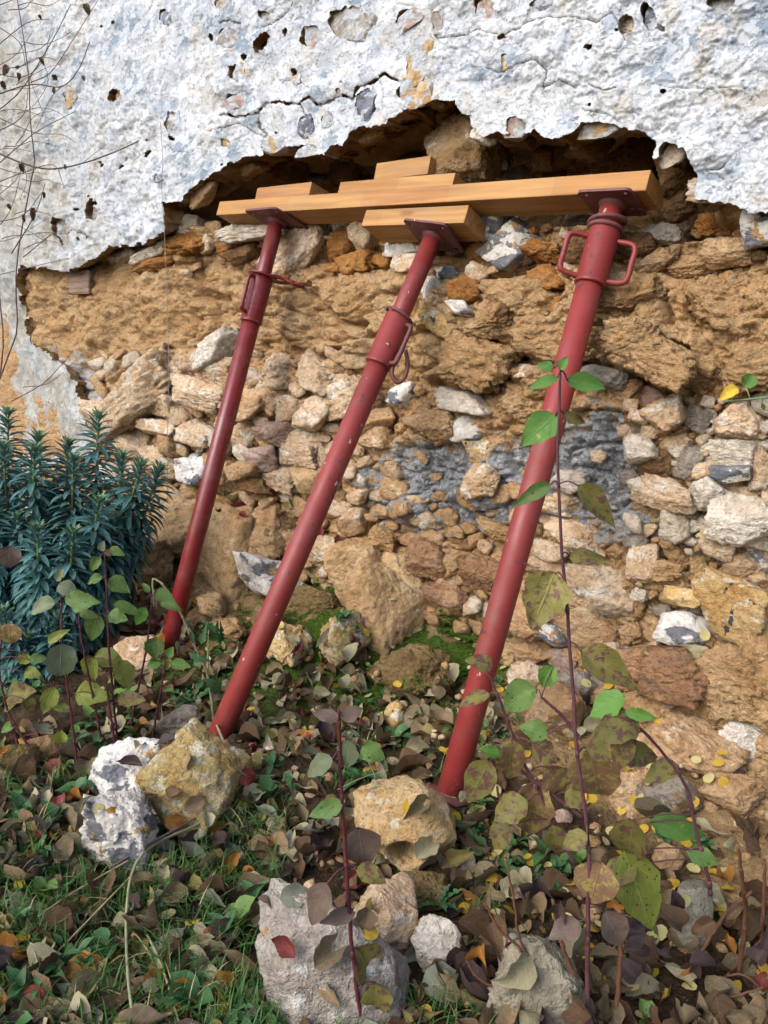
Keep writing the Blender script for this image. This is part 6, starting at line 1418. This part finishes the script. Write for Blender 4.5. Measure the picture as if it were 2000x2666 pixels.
for k, (u, v, kk, ln, ang, lab) in enumerate(SPECIAL):
    P, nz = hit(u, v)
    if P is None: continue
    a = math.radians(ang); toc = Vector(CAM - np.array(P)).normalized()
    n_ = (Vector(nz) * 0.6 + toc * 0.8).normalized(); t = Vector(RIGHT * math.cos(a) - UPV * math.sin(a)); ax = (t - n_ * t.dot(n_)).normalized()
    V, F, uv = leaf_geo(ln, ln * 0.62, 'ovate', curl=0.25, fold=0.2, wav=0.06, seed=k + 400, ns=10, na=6)
    o = link("fallen_leaf", mesh_np("fallen_leaf", V, F, [M[KINDS_L[kk][0]]], uv=uv)); P2 = Vector(P) + n_ * 0.014 - ax * (ln / 2)
    o.matrix_world = Matrix.Translation(P2) @ orient(ax, n_).to_4x4(); tag(o, lab, "leaf", "fallen leaves on the ground")
spots.sort(key=lambda q: -q[5])
LANDMARKS = [("the big yellow rock", 490, 2050), ("the white and grey flint rock", 300, 2010), ("the rounded tan rock", 1060, 2170), ("the pinkish block", 830, 2470), ("the small white stone", 1135, 2460), ("the flat greyish slab", 1410, 2560), ("the smooth tan upright stone", 1790, 2390), ("the far prop's base", 437, 1690), ("the middle prop's base", 565, 1930), ("the near prop's base", 1165, 2055),
  ("the tallest slender dogwood", 1530, 2350), ("the middle dogwood shoot", 905, 2250), ("the dandelion rosette", 1290, 2235), ("the arching pale stalk", 338, 2370), ("the grassy bottom corner", 60, 2600), ("the reddish brown stick", 632, 2360), ("the long dark twig", 420, 2200), ("the flat brown stone", 110, 1955), ("the upright cream leaf", 540, 2555), ("the big orange leaf", 235, 2528), ("the right-edge dead stalks", 1900, 2550), ("the pale cream stone", 360, 1710), ("the orange-yellow leaf", 810, 1928), ("the dried black leaves", 1400, 2400), ("the straw stalks", 200, 2400), ("the sow thistle", 545, 1790), ("the mossy grey stone", 45, 1985), ("the jagged flint lump", 300, 2180), ("the mossy bank", 1080, 1780), ("the cream stone", 990, 2410)]
used_labels = {}
def place_label(kind_label, P, ln, vi):
    u, v = project(P); d = [(math.hypot(u - a, v - b), nm, a, b) for nm, a, b in LANDMARKS]; d.sort()
    shape = ["flat", "arched", "cupped", "rolled", "twisted", "folded"][vi]
    r, nm, a, b = d[0]; du, dv = u - a, v - b
    way = ("left of" if du < 0 else "right of") if abs(du) > abs(dv) else ("above" if dv < 0 else "below")
    out = []
    for lab in (f"{kind_label} {way} {nm}", f"{shape} {kind_label} {way} {nm}", f"{shape} {kind_label} {way} {nm}, towards {d[1][1]}", f"{'small' if ln < 0.055 else 'large'} {shape} {kind_label} {way} {nm}, towards {d[2][1]}", f"{shape} {kind_label} a little farther {way} {nm}"):
        if len(lab.split()) <= 16 and lab not in used_labels: used_labels[lab] = 1; return lab
    return lab
rest = {}
for n_, (kk, P2, ax, nn, ln, sc, vi) in enumerate(spots):
    if n_ < 285:
        o = bpy.data.objects.new("fallen_leaf", shared[kk][vi]); COL.objects.link(o)
        o.matrix_world = Matrix.Translation(Vector(P2)) @ orient(ax, nn).to_4x4() @ Matrix.Scale(ln, 4)
        tag(o, place_label(KINDS_L[kk][3], P2 + np.array(ax) * ln * 0.5, ln, vi), "leaf", "fallen leaves on the ground")
    else:
        V, F, uv = variants[kk][vi]; rest.setdefault(kk, []).append((xform(V, P2, np.array(ax), np.array(nn), ln), F, uv))
lb = LB(); ml = []
for kk, items in rest.items():
    ml.append(M[KINDS_L[kk][0]])
    for V, F, uv in items: lb.add(V, F, uv, len(ml) - 1)
tag(link("leaf_litter", lb.mesh("leaf_litter", ml)), "carpet of smaller fallen leaves covering the soil", "leaf litter", kind="stuff")
